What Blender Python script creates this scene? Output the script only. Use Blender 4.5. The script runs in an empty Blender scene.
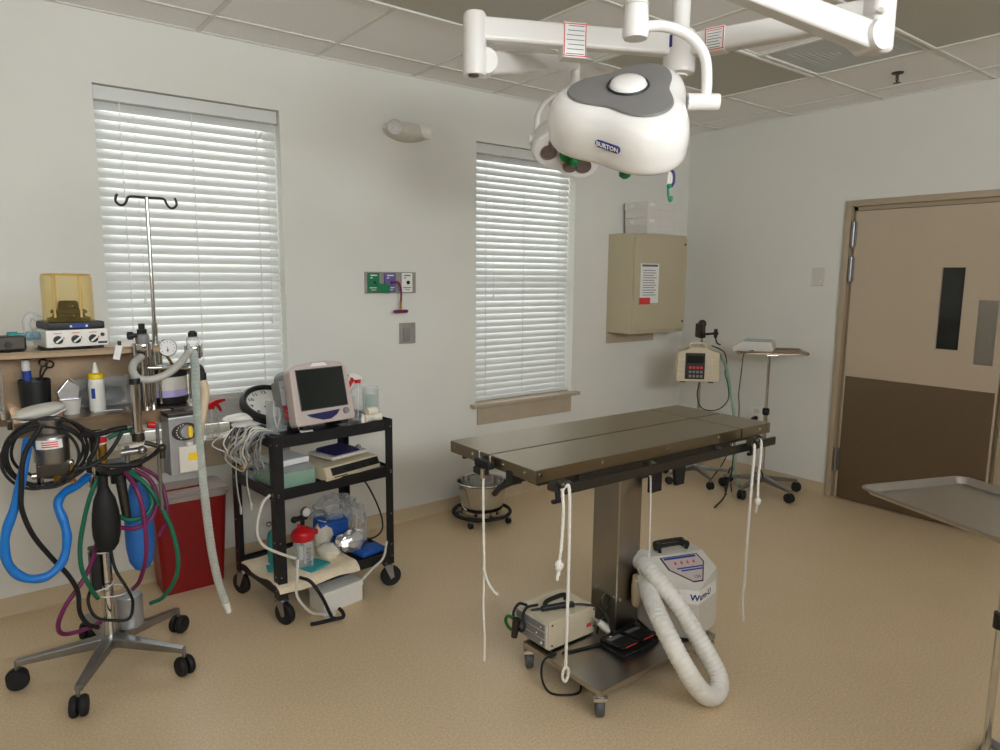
import bpy, bmesh, math, random
from mathutils import Vector, Matrix, Euler, noise
random.seed(7)
PI = math.pi
SC = bpy.context.scene
COL = SC.collection
WM = {}                       # world matrix of each object we link, by name

# ------------------------------------------------------------------ materials
def lin(c):
    return tuple(((v/255.0)/12.92 if v/255.0 <= .04045 else ((v/255.0+.055)/1.055)**2.4) for v in c)

def mat(name, rgb, rough=.5, metal=0.0, var=.06, scale=30.0, bump=0.0, bscale=200.0, trans=0.0, ior=1.45,
        alpha=1.0, emit=0.0, coat=0.0, stretch=None, subsurf=0.0):
    m = bpy.data.materials.new(name); m.use_nodes = True
    nt = m.node_tree; N = nt.nodes; Lk = nt.links
    b = N['Principled BSDF']
    tc = N.new('ShaderNodeTexCoord'); src = tc.outputs['Object']
    if stretch:
        mp = N.new('ShaderNodeMapping'); mp.inputs['Scale'].default_value = stretch
        Lk.new(src, mp.inputs['Vector']); src = mp.outputs['Vector']
    nz = N.new('ShaderNodeTexNoise'); nz.inputs['Scale'].default_value = scale; nz.inputs['Detail'].default_value = 3
    Lk.new(src, nz.inputs['Vector'])
    mr = N.new('ShaderNodeMapRange'); mr.inputs['From Min'].default_value = .3; mr.inputs['From Max'].default_value = .7
    mr.inputs['To Min'].default_value = 1-var; mr.inputs['To Max'].default_value = 1+var
    Lk.new(nz.outputs['Fac'], mr.inputs['Value'])
    vm = N.new('ShaderNodeVectorMath'); vm.operation = 'SCALE'; vm.inputs[0].default_value = lin(rgb)
    Lk.new(mr.outputs['Result'], vm.inputs['Scale']); Lk.new(vm.outputs['Vector'], b.inputs['Base Color'])
    b.inputs['Roughness'].default_value = rough; b.inputs['Metallic'].default_value = metal
    b.inputs['IOR'].default_value = ior
    b.inputs['Transmission Weight'].default_value = trans
    b.inputs['Alpha'].default_value = alpha
    b.inputs['Coat Weight'].default_value = coat; b.inputs['Coat Roughness'].default_value = .09
    if bump > 0:
        n2 = N.new('ShaderNodeTexNoise'); n2.inputs['Scale'].default_value = bscale; n2.inputs['Detail'].default_value = 2
        Lk.new(src, n2.inputs['Vector'])
        bp = N.new('ShaderNodeBump'); bp.inputs['Strength'].default_value = bump; bp.inputs['Distance'].default_value = .002
        Lk.new(n2.outputs['Fac'], bp.inputs['Height']); Lk.new(bp.outputs['Normal'], b.inputs['Normal'])
    return m

def clear_mat(name, rgb, alpha=.25, rough=.08, back=0.25, tint=None):
    """thin clear plastic: mostly see-through with a glossy and a slightly milky share"""
    m = bpy.data.materials.new(name); m.use_nodes = True
    nt = m.node_tree; N = nt.nodes; Lk = nt.links
    out = N['Material Output']; b = N['Principled BSDF']
    b.inputs['Base Color'].default_value = lin(rgb)+(1,); b.inputs['Roughness'].default_value = rough
    tr = N.new('ShaderNodeBsdfTransparent')
    c = lin(rgb); tr.inputs['Color'].default_value = (tint if tint else (1-(1-c[0])*back, 1-(1-c[1])*back, 1-(1-c[2])*back))+(1,)
    nz = N.new('ShaderNodeTexNoise'); nz.inputs['Scale'].default_value = 25
    tc = N.new('ShaderNodeTexCoord'); Lk.new(tc.outputs['Object'], nz.inputs['Vector'])
    lw = N.new('ShaderNodeLayerWeight'); lw.inputs['Blend'].default_value = .35
    mr = N.new('ShaderNodeMapRange'); mr.inputs['To Min'].default_value = alpha; mr.inputs['To Max'].default_value = min(1, alpha+.55)
    Lk.new(lw.outputs['Facing'], mr.inputs['Value'])
    ad = N.new('ShaderNodeMath'); ad.operation = 'MULTIPLY_ADD'; ad.inputs[1].default_value = .08
    Lk.new(nz.outputs['Fac'], ad.inputs[0]); Lk.new(mr.outputs['Result'], ad.inputs[2])
    mx = N.new('ShaderNodeMixShader')
    Lk.new(ad.outputs['Value'], mx.inputs['Fac']); Lk.new(tr.outputs[0], mx.inputs[1]); Lk.new(b.outputs[0], mx.inputs[2])
    Lk.new(mx.outputs[0], out.inputs['Surface'])
    return m

def floor_mat():
    m = bpy.data.materials.new('speckled_vinyl'); m.use_nodes = True
    nt = m.node_tree; N = nt.nodes; Lk = nt.links; b = N['Principled BSDF']
    tc = N.new('ShaderNodeTexCoord')
    big = N.new('ShaderNodeTexNoise'); big.inputs['Scale'].default_value = 2.5; big.inputs['Detail'].default_value = 4
    vor = N.new('ShaderNodeTexNoise'); vor.inputs['Scale'].default_value = 110; vor.inputs['Detail'].default_value = 3; vor.inputs['Roughness'].default_value = .7
    for n in (big, vor): Lk.new(tc.outputs['Object'], n.inputs['Vector'])
    rp = N.new('ShaderNodeValToRGB'); e = rp.color_ramp.elements
    e[0].position = .3; e[0].color = lin((194, 170, 134))+(1,)
    e[1].position = .72; e[1].color = lin((226, 203, 168))+(1,)
    Lk.new(vor.outputs['Fac'], rp.inputs['Fac'])
    mr = N.new('ShaderNodeMapRange'); mr.inputs['To Min'].default_value = .93; mr.inputs['To Max'].default_value = 1.07
    Lk.new(big.outputs['Fac'], mr.inputs['Value'])
    vm = N.new('ShaderNodeVectorMath'); vm.operation = 'SCALE'
    Lk.new(rp.outputs['Color'], vm.inputs[0]); Lk.new(mr.outputs['Result'], vm.inputs['Scale'])
    Lk.new(vm.outputs['Vector'], b.inputs['Base Color'])
    b.inputs['Roughness'].default_value = .36; b.inputs['Specular IOR Level'].default_value = .35
    return m

def brushed(name, rgb, rough=.3, stretch=(4, 120, 120), var=.08):
    return mat(name, rgb, rough, 1.0, var, 6.0, .05, 8.0, stretch=stretch)

M = {}
M['wall'] = mat('wall_paint', (221, 220, 213), .75, var=.015, scale=3, bump=.08, bscale=350)
M['ceil'] = mat('ceiling_tile', (244, 243, 243), .9, var=.03, scale=90, bump=.25, bscale=260)
M['grid'] = mat('ceiling_grid_metal', (222, 221, 214), .5, var=.02)
M['floor'] = floor_mat()
M['base'] = mat('vinyl_base', (196, 178, 148), .55, var=.03, scale=12)
M['door'] = mat('door_paint', (186, 170, 148), .5, var=.02, scale=4)
M['frame'] = mat('door_frame_paint', (172, 156, 132), .5, var=.02, scale=4)
M['sill'] = mat('sill_laminate', (178, 164, 143), .45, var=.05, scale=8)
M['blind'] = mat('blind_slat', (214, 215, 212), .45, var=.02, scale=5, trans=0)
M['steel'] = brushed('brushed_steel', (178, 173, 166), .28)
M['steelv'] = brushed('brushed_steel_upright', (165, 160, 152), .3, stretch=(120, 120, 4))
M['tabletop'] = brushed('table_top_steel', (152, 141, 119), .32)
M['kick'] = brushed('kick_plate_steel', (132, 116, 98), .42, stretch=(120, 4, 120))
M['chrome'] = mat('chrome', (205, 205, 203), .14, 1.0, var=.04)
M['alu'] = mat('cast_aluminium', (156, 156, 156), .33, 1.0, var=.06)
M['brass'] = mat('brass', (190, 150, 70), .3, 1.0)
M['black'] = mat('black_plastic', (26, 26, 27), .45, var=.1)
M['rubber'] = mat('black_rubber', (22, 22, 23), .65, var=.1)
M['blackmetal'] = mat('black_powder_coat', (24, 25, 28), .42, var=.08, bump=.1, bscale=400)
M['dark'] = mat('dark_steel', (72, 68, 62), .4, .8)
M['grey'] = mat('grey_plastic', (128, 128, 128), .5)
M['lampgrey'] = mat('lamp_grey', (112, 110, 108), .55, var=.03)
M['lampwhite'] = mat('lamp_enamel', (222, 219, 215), .28, var=.012, scale=6, coat=.7)
M['white'] = mat('white_plastic', (228, 226, 220), .4, var=.02)
M['offwhite'] = mat('offwhite_plastic', (206, 202, 192), .45, var=.03)
M['beige'] = mat('beige_enamel', (205, 192, 165), .45, var=.02)
M['cabinet'] = mat('cabinet_enamel', (186, 175, 148), .45, var=.015, scale=5)
M['pinkgrey'] = mat('warm_grey_plastic', (190, 176, 171), .45, var=.02)
M['screen'] = mat('screen_glass', (34, 38, 36), .12, var=.05)
M['navy'] = mat('navy_plastic', (36, 34, 84), .4)
M['red'] = mat('red_plastic', (196, 28, 34), .35)
M['redbin'] = mat('red_bin_plastic', (130, 12, 12), .4, var=.04, scale=6)
M['green'] = mat('green_rubber', (20, 104, 78), .45)
M['greenhandle'] = mat('green_handle_plastic', (22, 110, 52), .3)
M['purple'] = mat('purple_rubber', (116, 34, 84), .45)
M['bluetube'] = mat('blue_tubing', (22, 116, 200), .4)
M['bluebag'] = mat('blue_bag_rubber', (44, 112, 192), .5)
M['teal'] = mat('teal_paint', (40, 140, 140), .4)
M['tealpad'] = mat('teal_cloth', (54, 152, 158), .8, var=.1, scale=60)
M['bluepad'] = mat('blue_wrap', (34, 88, 170), .7, var=.1, scale=60)
M['towel'] = mat('cream_towel', (232, 216, 188), .85, var=.06, scale=60, bump=.3, bscale=300)
M['hosewhite'] = mat('white_hose', (224, 221, 213), .45, var=.02)
M['rope'] = mat('white_rope', (218, 214, 206), .8, var=.08, scale=300, bump=.4, bscale=500)
M['paper'] = mat('paper', (232, 231, 228), .7, var=.02)
M['printed'] = mat('printed_text', (90, 94, 104), .7, var=.2, scale=150)
M['redlabel'] = mat('red_label', (214, 62, 60), .6)
M['bluelabel'] = mat('blue_label', (40, 70, 150), .6)
M['inkblue'] = mat('ink_blue', (40, 44, 110), .5)
M['yellow'] = mat('yellow_plastic', (232, 196, 30), .4)
M['cardboard'] = mat('white_card', (216, 212, 206), .75, var=.03, scale=10)
M['purplelabel'] = mat('purple_label', (178, 164, 214), .5)
M['panelgreen'] = mat('outlet_green', (22, 120, 76), .4)
M['panelpurple'] = mat('outlet_purple', (104, 92, 150), .4)
M['lens'] = mat('troffer_lens', (176, 172, 158), .35, var=.04, scale=120, bump=.4, bscale=300)
M['ventpanel'] = mat('painted_vent_panel', (196, 200, 200), .6, var=.02)
M['tubeclear'] = clear_mat('clear_corrugated', (206, 212, 206), .45, .2, .2)
M['reflsteel'] = brushed('brushed_steel_warm_reflection', (156, 136, 112), .3)  # brown tint is a warm reflection painted into plain steel
M['lampglass'] = mat('lamp_glass', (104, 90, 84), .15, var=.1, scale=60)
M['limb'] = mat('grey_corrugated', (176, 175, 170), .4)
M['plate'] = mat('dull_metal_plate', (158, 154, 148), .4, .25)
M['wheelgrey'] = mat('grey_wheel_rubber', (82, 82, 84), .5)
M['unseenwood'] = mat('unseen_wood_wall', (128, 96, 62), .6, var=.12, scale=4, stretch=(6, 6, .6))  # unseen wall; brown chosen for what the steel reflects
M['silver'] = mat('silver_paint', (170, 172, 176), .32, .6, var=.03)
M['foil'] = mat('foil', (225, 225, 228), .25, .7, var=.08, scale=40, bump=.6, bscale=60)
M['gauze'] = mat('gauze', (228, 220, 202), .9, var=.05, scale=80, bump=.3, bscale=200)
M['wax'] = mat('beige_tube', (212, 192, 160), .5)
M['glassdark'] = mat('dark_door_glass', (40, 42, 40), .1, var=.15, scale=5)
M['amber'] = clear_mat('amber_dome', (226, 192, 108), .05, .03, .55, (.985, .93, .74))
M['clear'] = clear_mat('clear_plastic', (222, 226, 226), .1, .08, .12)
M['clearblue'] = clear_mat('blue_clear_plastic', (150, 190, 205), .3, .15, .4)
M['film'] = clear_mat('plastic_film', (222, 224, 226), .16, .12, .15)
M['cleargreen'] = clear_mat('green_clear_plastic', (170, 205, 185), .4, .12, .35)
M['pane'] = clear_mat('window_pane', (235, 240, 240), .05, .03, .1)
M['binlid'] = clear_mat('translucent_lid', (190, 178, 172), .62, .3, .3)
M['reflector'] = mat('lamp_reflector', (226, 226, 226), .2, .3, var=.16, scale=90)

# ------------------------------------------------------------------ mesh builder
class MB:
    def __init__(s, F=None): s.v = []; s.f = []; s.m = []; s.i = 0; s.F = F
    def add(s, vs, fs, X=None):
        n = len(s.v); X2 = X
        if s.F is not None: X2 = s.F if X is None else s.F @ X
        for p in vs:
            p = Vector(p); s.v.append(X2 @ p if X2 is not None else p)
        for f in fs: s.f.append([n+k for k in f]); s.m.append(s.i)
        return s
    def mi(s, i): s.i = i; return s
    def box(s, c, d, bev=0.0, seg=2, X=None):
        bm = bmesh.new(); bmesh.ops.create_cube(bm, size=1)
        for v in bm.verts: v.co = Vector((v.co.x*d[0], v.co.y*d[1], v.co.z*d[2]))
        if bev > 0: bmesh.ops.bevel(bm, geom=bm.edges[:], offset=min(bev, min(d)*.49), segments=seg, affect='EDGES', profile=.5)
        bm.verts.index_update()
        vs = [v.co + Vector(c) for v in bm.verts]; fs = [[v.index for v in f.verts] for f in bm.faces]
        bm.free(); return s.add(vs, fs, X)
    def b2(s, lo, hi, bev=0.0, seg=2, X=None):
        return s.box([(a+b)/2 for a, b in zip(lo, hi)], [abs(b-a) for a, b in zip(lo, hi)], bev, seg, X)
    def cyl(s, p0, p1, r0, r1=None, n=20, cap=True, X=None):
        p0, p1 = Vector(p0), Vector(p1); r1 = r0 if r1 is None else r1
        return s.rings([(p0, r0), (p1, r1)], n, cap, X)
    def rings(s, pr, n=16, cap=True, X=None):
        """stack of circles along a straight axis: list of (centre, radius)"""
        a = (pr[-1][0]-pr[0][0]).normalized()
        t = Vector((0, 0, 1)) if abs(a.z) < .9 else Vector((1, 0, 0))
        u = a.cross(t).normalized(); w = a.cross(u)
        vs = []; fs = []
        for c, r in pr:
            for k in range(n):
                th = 2*PI*k/n; vs.append(c + u*(r*math.cos(th)) + w*(r*math.sin(th)))
        for j in range(len(pr)-1):
            for k in range(n):
                k2 = (k+1) % n
                fs.append([j*n+k, (j+1)*n+k, (j+1)*n+k2, j*n+k2])
        if cap:
            fs.append(list(range(n))); fs.append([(len(pr)-1)*n+k for k in range(n-1, -1, -1)])
        return s.add(vs, fs, X)
    def lathe(s, prof, c=(0, 0, 0), axis=(0, 0, 1), n=28, X=None, cap=False):
        a = Vector(axis).normalized(); c = Vector(c)
        t = Vector((0, 0, 1)) if abs(a.z) < .9 else Vector((1, 0, 0))
        u = a.cross(t).normalized(); w = a.cross(u); vs = []; fs = []
        for r, z in prof:
            r = max(r, .0002)
            for k in range(n):
                th = 2*PI*k/n; vs.append(c + a*z + u*(r*math.cos(th)) + w*(r*math.sin(th)))
        for j in range(len(prof)-1):
            for k in range(n):
                k2 = (k+1) % n; fs.append([j*n+k, (j+1)*n+k, (j+1)*n+k2, j*n+k2])
        if cap:
            fs.append(list(range(n))); fs.append([(len(prof)-1)*n+k for k in range(n-1, -1, -1)])
        return s.add(vs, fs, X)
    def ball(s, c, r, n=16, X=None):
        if not hasattr(r, '__len__'): r = (r, r, r)
        h = n//2; vs = [(c[0], c[1], c[2]+r[2])]; fs = []
        for j in range(1, h):
            ph = PI*j/h
            for k in range(n):
                th = 2*PI*k/n
                vs.append((c[0]+r[0]*math.sin(ph)*math.cos(th), c[1]+r[1]*math.sin(ph)*math.sin(th), c[2]+r[2]*math.cos(ph)))
        vs.append((c[0], c[1], c[2]-r[2])); L = len(vs)-1
        for k in range(n): fs.append([0, 1+k, 1+(k+1) % n])
        for j in range(h-2):
            for k in range(n):
                a = 1+j*n+k; b = 1+j*n+(k+1) % n; fs.append([a, a+n, b+n, b])
        for k in range(n): fs.append([L, 1+(h-2)*n+(k+1) % n, 1+(h-2)*n+k])
        return s.add(vs, fs, X)
    def tube(s, pts, r, n=8, sub=6, closed=False, cap=True, rf=None, X=None, flat=1.0, even=None):
        P = spline([Vector(p) for p in pts], sub, closed) if sub > 1 else [Vector(p) for p in pts]
        if even: P = resample(P, even)
        N = len(P); T = []
        for i in range(N):
            a = P[i-1] if (i > 0 or closed) else P[i]; b = P[(i+1) % N] if (i < N-1 or closed) else P[i]
            d = b-a; T.append(d.normalized() if d.length > 1e-9 else Vector((0, 0, 1)))
        t = Vector((0, 0, 1)) if abs(T[0].z) < .9 else Vector((1, 0, 0))
        u = T[0].cross(t).normalized(); vs = []; fs = []
        for i in range(N):
            u = (u - T[i]*u.dot(T[i])); u = u.normalized() if u.length > 1e-9 else T[i].orthogonal().normalized()
            w = T[i].cross(u); rr = r if rf is None else r*rf(i/(N-1 if N > 1 else 1), i)
            for k in range(n):
                th = 2*PI*k/n; vs.append(P[i]+u*(rr*math.cos(th))+w*(rr*flat*math.sin(th)))
        R = N if closed else N-1
        for j in range(R):
            j2 = (j+1) % N
            for k in range(n):
                k2 = (k+1) % n; fs.append([j*n+k, j*n+k2, j2*n+k2, j2*n+k])
        if cap and not closed:
            fs.append(list(range(n-1, -1, -1))); fs.append([(N-1)*n+k for k in range(n)])
        return s.add(vs, fs, X)
    def prism(s, poly, z0, z1, X=None, bev=0.0):
        n = len(poly)
        A = sum(poly[k][0]*poly[(k+1) % n][1]-poly[(k+1) % n][0]*poly[k][1] for k in range(n))
        if A < 0: poly = poly[::-1]
        if bev > 0:
            bm = bmesh.new()
            lo = [bm.verts.new((x, y, z0)) for x, y in poly]; hi = [bm.verts.new((x, y, z1)) for x, y in poly]
            bm.faces.new(lo[::-1]); bm.faces.new(hi)
            for k in range(n): bm.faces.new([lo[k], lo[(k+1) % n], hi[(k+1) % n], hi[k]])
            bmesh.ops.bevel(bm, geom=bm.edges[:], offset=bev, segments=2, affect='EDGES', profile=.5)
            bm.verts.index_update()
            vs = [v.co.copy() for v in bm.verts]; fs = [[v.index for v in f.verts] for f in bm.faces]; bm.free()
            return s.add(vs, fs, X)
        vs = [(x, y, z0) for x, y in poly]+[(x, y, z1) for x, y in poly]
        fs = [list(range(n-1, -1, -1)), list(range(n, 2*n))]+[[k, (k+1) % n, n+(k+1) % n, n+k] for k in range(n)]
        return s.add(vs, fs, X)
    def torus(s, c, R, r, axis=(0, 0, 1), n=40, k=8, X=None, sx=1.0):
        a = Vector(axis).normalized(); t = Vector((0, 0, 1)) if abs(a.z) < .9 else Vector((1, 0, 0))
        u = a.cross(t).normalized(); w = a.cross(u); c = Vector(c)
        return s.tube([c+u*(R*sx*math.cos(2*PI*i/n))+w*(R*math.sin(2*PI*i/n)) for i in range(n)], r, k, 1, True, X=X)
    def blob(s, c, r, seed=0, amp=.2, freq=2.0, n=20, X=None, flat=None):
        """crumpled bag / cloth lump"""
        m = MB(); m.ball((0, 0, 0), (1, 1, 1), n)
        vs = []
        for p in m.v:
            q = noise.noise_vector(p*freq+Vector((seed*3.1, seed*1.7, seed)))
            d = 1+amp*noise.noise(p*freq*1.7+Vector((seed, 0, 0)))
            p2 = p*d+q*amp*.6
            z = p2.z*r[2]
            if flat is not None: z = max(z, flat)
            vs.append((c[0]+p2.x*r[0], c[1]+p2.y*r[1], c[2]+z))
        return s.add(vs, m.f, X)

def spline(P, sub, closed=False):
    n = len(P)
    if n < 3:
        return [P[0].lerp(P[1], i/sub) for i in range(sub+1)] if n == 2 else P
    out = []
    for i in range(n if closed else n-1):
        p1, p2 = P[i], P[(i+1) % n]
        p0 = P[i-1] if (i > 0 or closed) else p1*2-p2
        p3 = P[(i+2) % n] if (i < n-2 or closed) else p2*2-p1
        for k in range(sub):
            t = k/sub
            out.append(.5*((2*p1)+(p2-p0)*t+(2*p0-5*p1+4*p2-p3)*t*t+(3*p1-p0-3*p2+p3)*t**3))
    if not closed: out.append(P[-1])
    return out

def resample(P, step):
    out = [P[0].copy()]; acc = 0.0
    for a, b in zip(P, P[1:]):
        L = (b-a).length; t = step-acc
        while t <= L: out.append(a.lerp(b, t/L)); t += step
        acc = L-(t-step)
    return out

def FR(x, y, z, rz=0.0, rx=0.0, ry=0.0):
    return Matrix.Translation((x, y, z)) @ Euler((rx, ry, rz), 'XYZ').to_matrix().to_4x4()

def mesh_of(name, mb, mats, inv=None, sharp=40):
    me = bpy.data.meshes.new(name)
    vs = [inv @ v for v in mb.v] if inv is not None else mb.v
    me.from_pydata([tuple(v) for v in vs], [], mb.f)
    if not isinstance(mats, (list, tuple)): mats = [mats]
    for m in mats: me.materials.append(m)
    bm = bmesh.new(); bm.from_mesh(me)
    for f, i in zip(bm.faces, mb.m): f.material_index = min(i, len(mats)-1)
    bmesh.ops.recalc_face_normals(bm, faces=bm.faces[:])
    lim = math.radians(sharp)
    for f in bm.faces: f.smooth = True
    for e in bm.edges:
        if len(e.link_faces) != 2 or e.calc_face_angle(0) > lim: e.smooth = False
    bm.to_mesh(me); bm.free()
    return me

def soften(o):
    md = o.modifiers.new('weighted_normals', 'WEIGHTED_NORMAL'); md.keep_sharp = True; md.weight = 60

def part(name, mb, mats, parent, label=None, kind=None, sharp=40):
    inv = WM[parent.name].inverted()
    o = bpy.data.objects.new(name, mesh_of(name, mb, mats, inv, sharp)); COL.objects.link(o)
    o.parent = parent; WM[o.name] = WM[parent.name].copy(); soften(o)
    if label: o['label'] = label
    if kind: o['kind'] = kind
    return o

def tagit(o, label, cat, group=None, kind=None):
    if label: o['label'] = label
    if cat: o['category'] = cat
    if group: o['group'] = group
    if kind: o['kind'] = kind
    return o

def thing(name, label, cat, loc, rz=0.0, group=None):
    o = bpy.data.objects.new(name, None); o.empty_display_size = .05; COL.objects.link(o)
    o.location = loc; o.rotation_euler = (0, 0, rz); WM[o.name] = FR(loc[0], loc[1], loc[2], rz)
    return tagit(o, label, cat, group)

def solo(name, mb, mats, label, cat, group=None, sharp=40, kind=None):
    xs = [v.x for v in mb.v]; ys = [v.y for v in mb.v]; zs = [v.z for v in mb.v]
    loc = Vector(((min(xs)+max(xs))/2, (min(ys)+max(ys))/2, min(zs)))
    o = bpy.data.objects.new(name, mesh_of(name, mb, mats, Matrix.Translation(-loc), sharp)); COL.objects.link(o)
    o.location = loc; WM[o.name] = Matrix.Translation(loc); soften(o)
    return tagit(o, label, cat, group, kind)

def struct(name, mb, mats, parent=None, sharp=40):
    if parent is not None: return part(name, mb, mats, parent, sharp=sharp)
    o = bpy.data.objects.new(name, mesh_of(name, mb, mats, None, sharp)); COL.objects.link(o)
    WM[o.name] = Matrix.Identity(4); o['kind'] = 'structure'
    return o

def copy_thing(root, loc, rz=None, label=None):
    r = root.copy(); COL.objects.link(r); r.location = loc
    if rz is not None: r.rotation_euler = (0, 0, rz)
    WM[r.name] = FR(loc[0], loc[1], loc[2], r.rotation_euler[2])
    if label: r['label'] = label
    for ch in list(root.children):
        c = ch.copy(); COL.objects.link(c); c.parent = r; WM[c.name] = WM[r.name].copy()
        for g in list(ch.children):
            d = g.copy(); COL.objects.link(d); d.parent = c; WM[d.name] = WM[r.name].copy()
    return r

def text_mb(txt, size, X, depth=.0006, bold=.0):
    """lettering as a thin raised mesh; X maps text x-right, y-up, z-out of the surface"""
    cu = bpy.data.curves.new('lettering', 'FONT'); cu.body = txt; cu.size = size; cu.extrude = depth; cu.offset = bold
    cu.align_x = 'CENTER'; cu.align_y = 'CENTER'; cu.resolution_u = 2
    o = bpy.data.objects.new('lettering', cu)
    COL.objects.link(o)
    me = bpy.data.meshes.new_from_object(o.evaluated_get(bpy.context.evaluated_depsgraph_get()))
    mb = MB(); mb.add([v.co.copy() for v in me.vertices], [list(p.vertices) for p in me.polygons], X)
    bpy.data.objects.remove(o); bpy.data.meshes.remove(me); bpy.data.curves.remove(cu)
    return mb

def merge(a, b, i=None):
    n = len(a.v); a.v += b.v
    for f, m in zip(b.f, b.m): a.f.append([k+n for k in f]); a.m.append(m if i is None else i)
    return a

def XF(o, x, y):
    """frame with origin o, x axis x, y axis y, z = x cross y"""
    x = Vector(x).normalized(); y = Vector(y); y = (y-x*y.dot(x)).normalized(); z = x.cross(y)
    m = Matrix((x, y, z)).transposed().to_4x4(); m.translation = Vector(o); return m
# ================================================================== the room
H = 2.836; X0, Y0 = -6.6, -5.5
mb = MB().b2((X0-.2, Y0-.2, -.12), (.2, .25, 0)); struct('floor', mb, M['floor'])
mb = MB().b2((X0-.2, Y0-.2, H), (.2, .25, H+.15))
ceil = struct('ceiling', mb, M['ceil'])
mb = MB()
gx = [-.26-.625*k for k in range(11)]; gy = [-.28-.647*k for k in range(9)]
for x in gx: mb.b2((x-.012, Y0, H-.004), (x+.012, 0, H+.001))
for y in gy: mb.b2((X0, y-.012, H-.005), (0, y+.012, H+.001))
mb.b2((X0, -.018, H-.005), (0, 0, H+.001)); mb.b2((-.018, Y0, H-.005), (0, 0, H+.001))
struct('ceiling_grid', mb, M['grid'], ceil)

def wall_with_holes(name, axis, lo, hi, d0, d1, holes, m):
    """wall spanning lo..hi along its axis, z 0..H, thickness d0..d1; holes = (a0, a1, z0, z1)"""
    mb = MB(); cur = lo
    def bx(a0, a1, z0, z1):
        if a1-a0 < 1e-4 or z1-z0 < 1e-4: return
        if axis == 'x': mb.b2((a0, d0, z0), (a1, d1, z1))
        else: mb.b2((d0, a0, z0), (d1, a1, z1))
    for a0, a1, z0, z1 in sorted(holes):
        bx(cur, a0, 0, H); bx(a0, a1, 0, z0); bx(a0, a1, z1, H); cur = a1
    bx(cur, hi, 0, H)
    return struct(name, mb, m)

WIN = [(-4.497, -3.60, .73, 2.51), (-2.265, -1.345, .73, 2.51)]
wall_with_holes('wall_back', 'x', X0, 0, 0, .2, WIN, M['wall'])
DOOR = (-2.455, -1.43, 0, 2.13)
wall_with_holes('wall_right', 'y', Y0, .2, 0, .16, [DOOR], M['wall'])
wall_with_holes('wall_left', 'y', Y0, .2, X0-.15, X0, [], M['wall'])
wall_with_holes('wall_front', 'x', X0-.15, .16, Y0-.15, Y0, [(-5.9, -2.3, 1.72, 2.68)], M['unseenwood'])  # unseen high opening, added to let in the fill light

# vinyl base, coved: a thin board with a rounded top and a little toe
def base_board(name, p, q, nrm):
    mb = MB(); t = .006; h = .088
    prof = [(0, 0), (.016, 0), (.009, .006), (t, .016), (t, h-.003), (t-.003, h), (0, h)]
    p, q, n = Vector(p), Vector(q), Vector(nrm); k = len(prof)
    vs = [p+n*a+Vector((0, 0, z)) for a, z in prof]+[q+n*a+Vector((0, 0, z)) for a, z in prof]
    fs = [[i, (i+1) % k, k+(i+1) % k, k+i] for i in range(k)]+[list(range(k)), list(range(2*k-1, k-1, -1))]
    mb.add(vs, fs); struct(name, mb, M['base'])
base_board('baseboard_back', (X0, 0, 0), (0, 0, 0), (0, -1, 0))
base_board('baseboard_right', (0, 0, 0), (0, -1.392, 0), (-1, 0, 0))
base_board('baseboard_right', (0, -2.492, 0), (0, Y0, 0), (-1, 0, 0))
base_board('baseboard_left', (X0, Y0, 0), (X0, 0, 0), (1, 0, 0))
base_board('baseboard_front', (X0, Y0, 0), (0, Y0, 0), (0, 1, 0))

# windows: vinyl frame with a meeting rail, pane, laminate stool and apron
for k, (a0, a1, z0, z1) in enumerate(WIN):
    mb = MB(); t = .05
    for b in ((a0, a0+t, z0, z1), (a1-t, a1, z0, z1), (a0+t, a1-t, z0, z0+t), (a0+t, a1-t, z1-t, z1), (a0+t, a1-t, (z0+z1)/2-.02, (z0+z1)/2+.02)):
        mb.b2((b[0], .13, b[2]), (b[1], .19, b[3]), .004)
    w = struct('window_%d' % (k+1), mb, M['white'])
    part('pane', MB().b2((a0+t, .158, z0+t), (a1-t, .164, z1-t)), M['pane'], w)
    sl = MB().b2((a0-.05, -.055, z0-.022), (a1+.05, 0, z0+.003), .004).b2((a0, 0, z0-.022), (a1, .13, z0+.003), .002)
    part('window_sill', sl, M['sill'], w)
    part('apron', MB().b2((a0+.01, -.016, z0-.152), (a1-.01, 0, z0-.022), .003), M['sill'], w)

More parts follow.
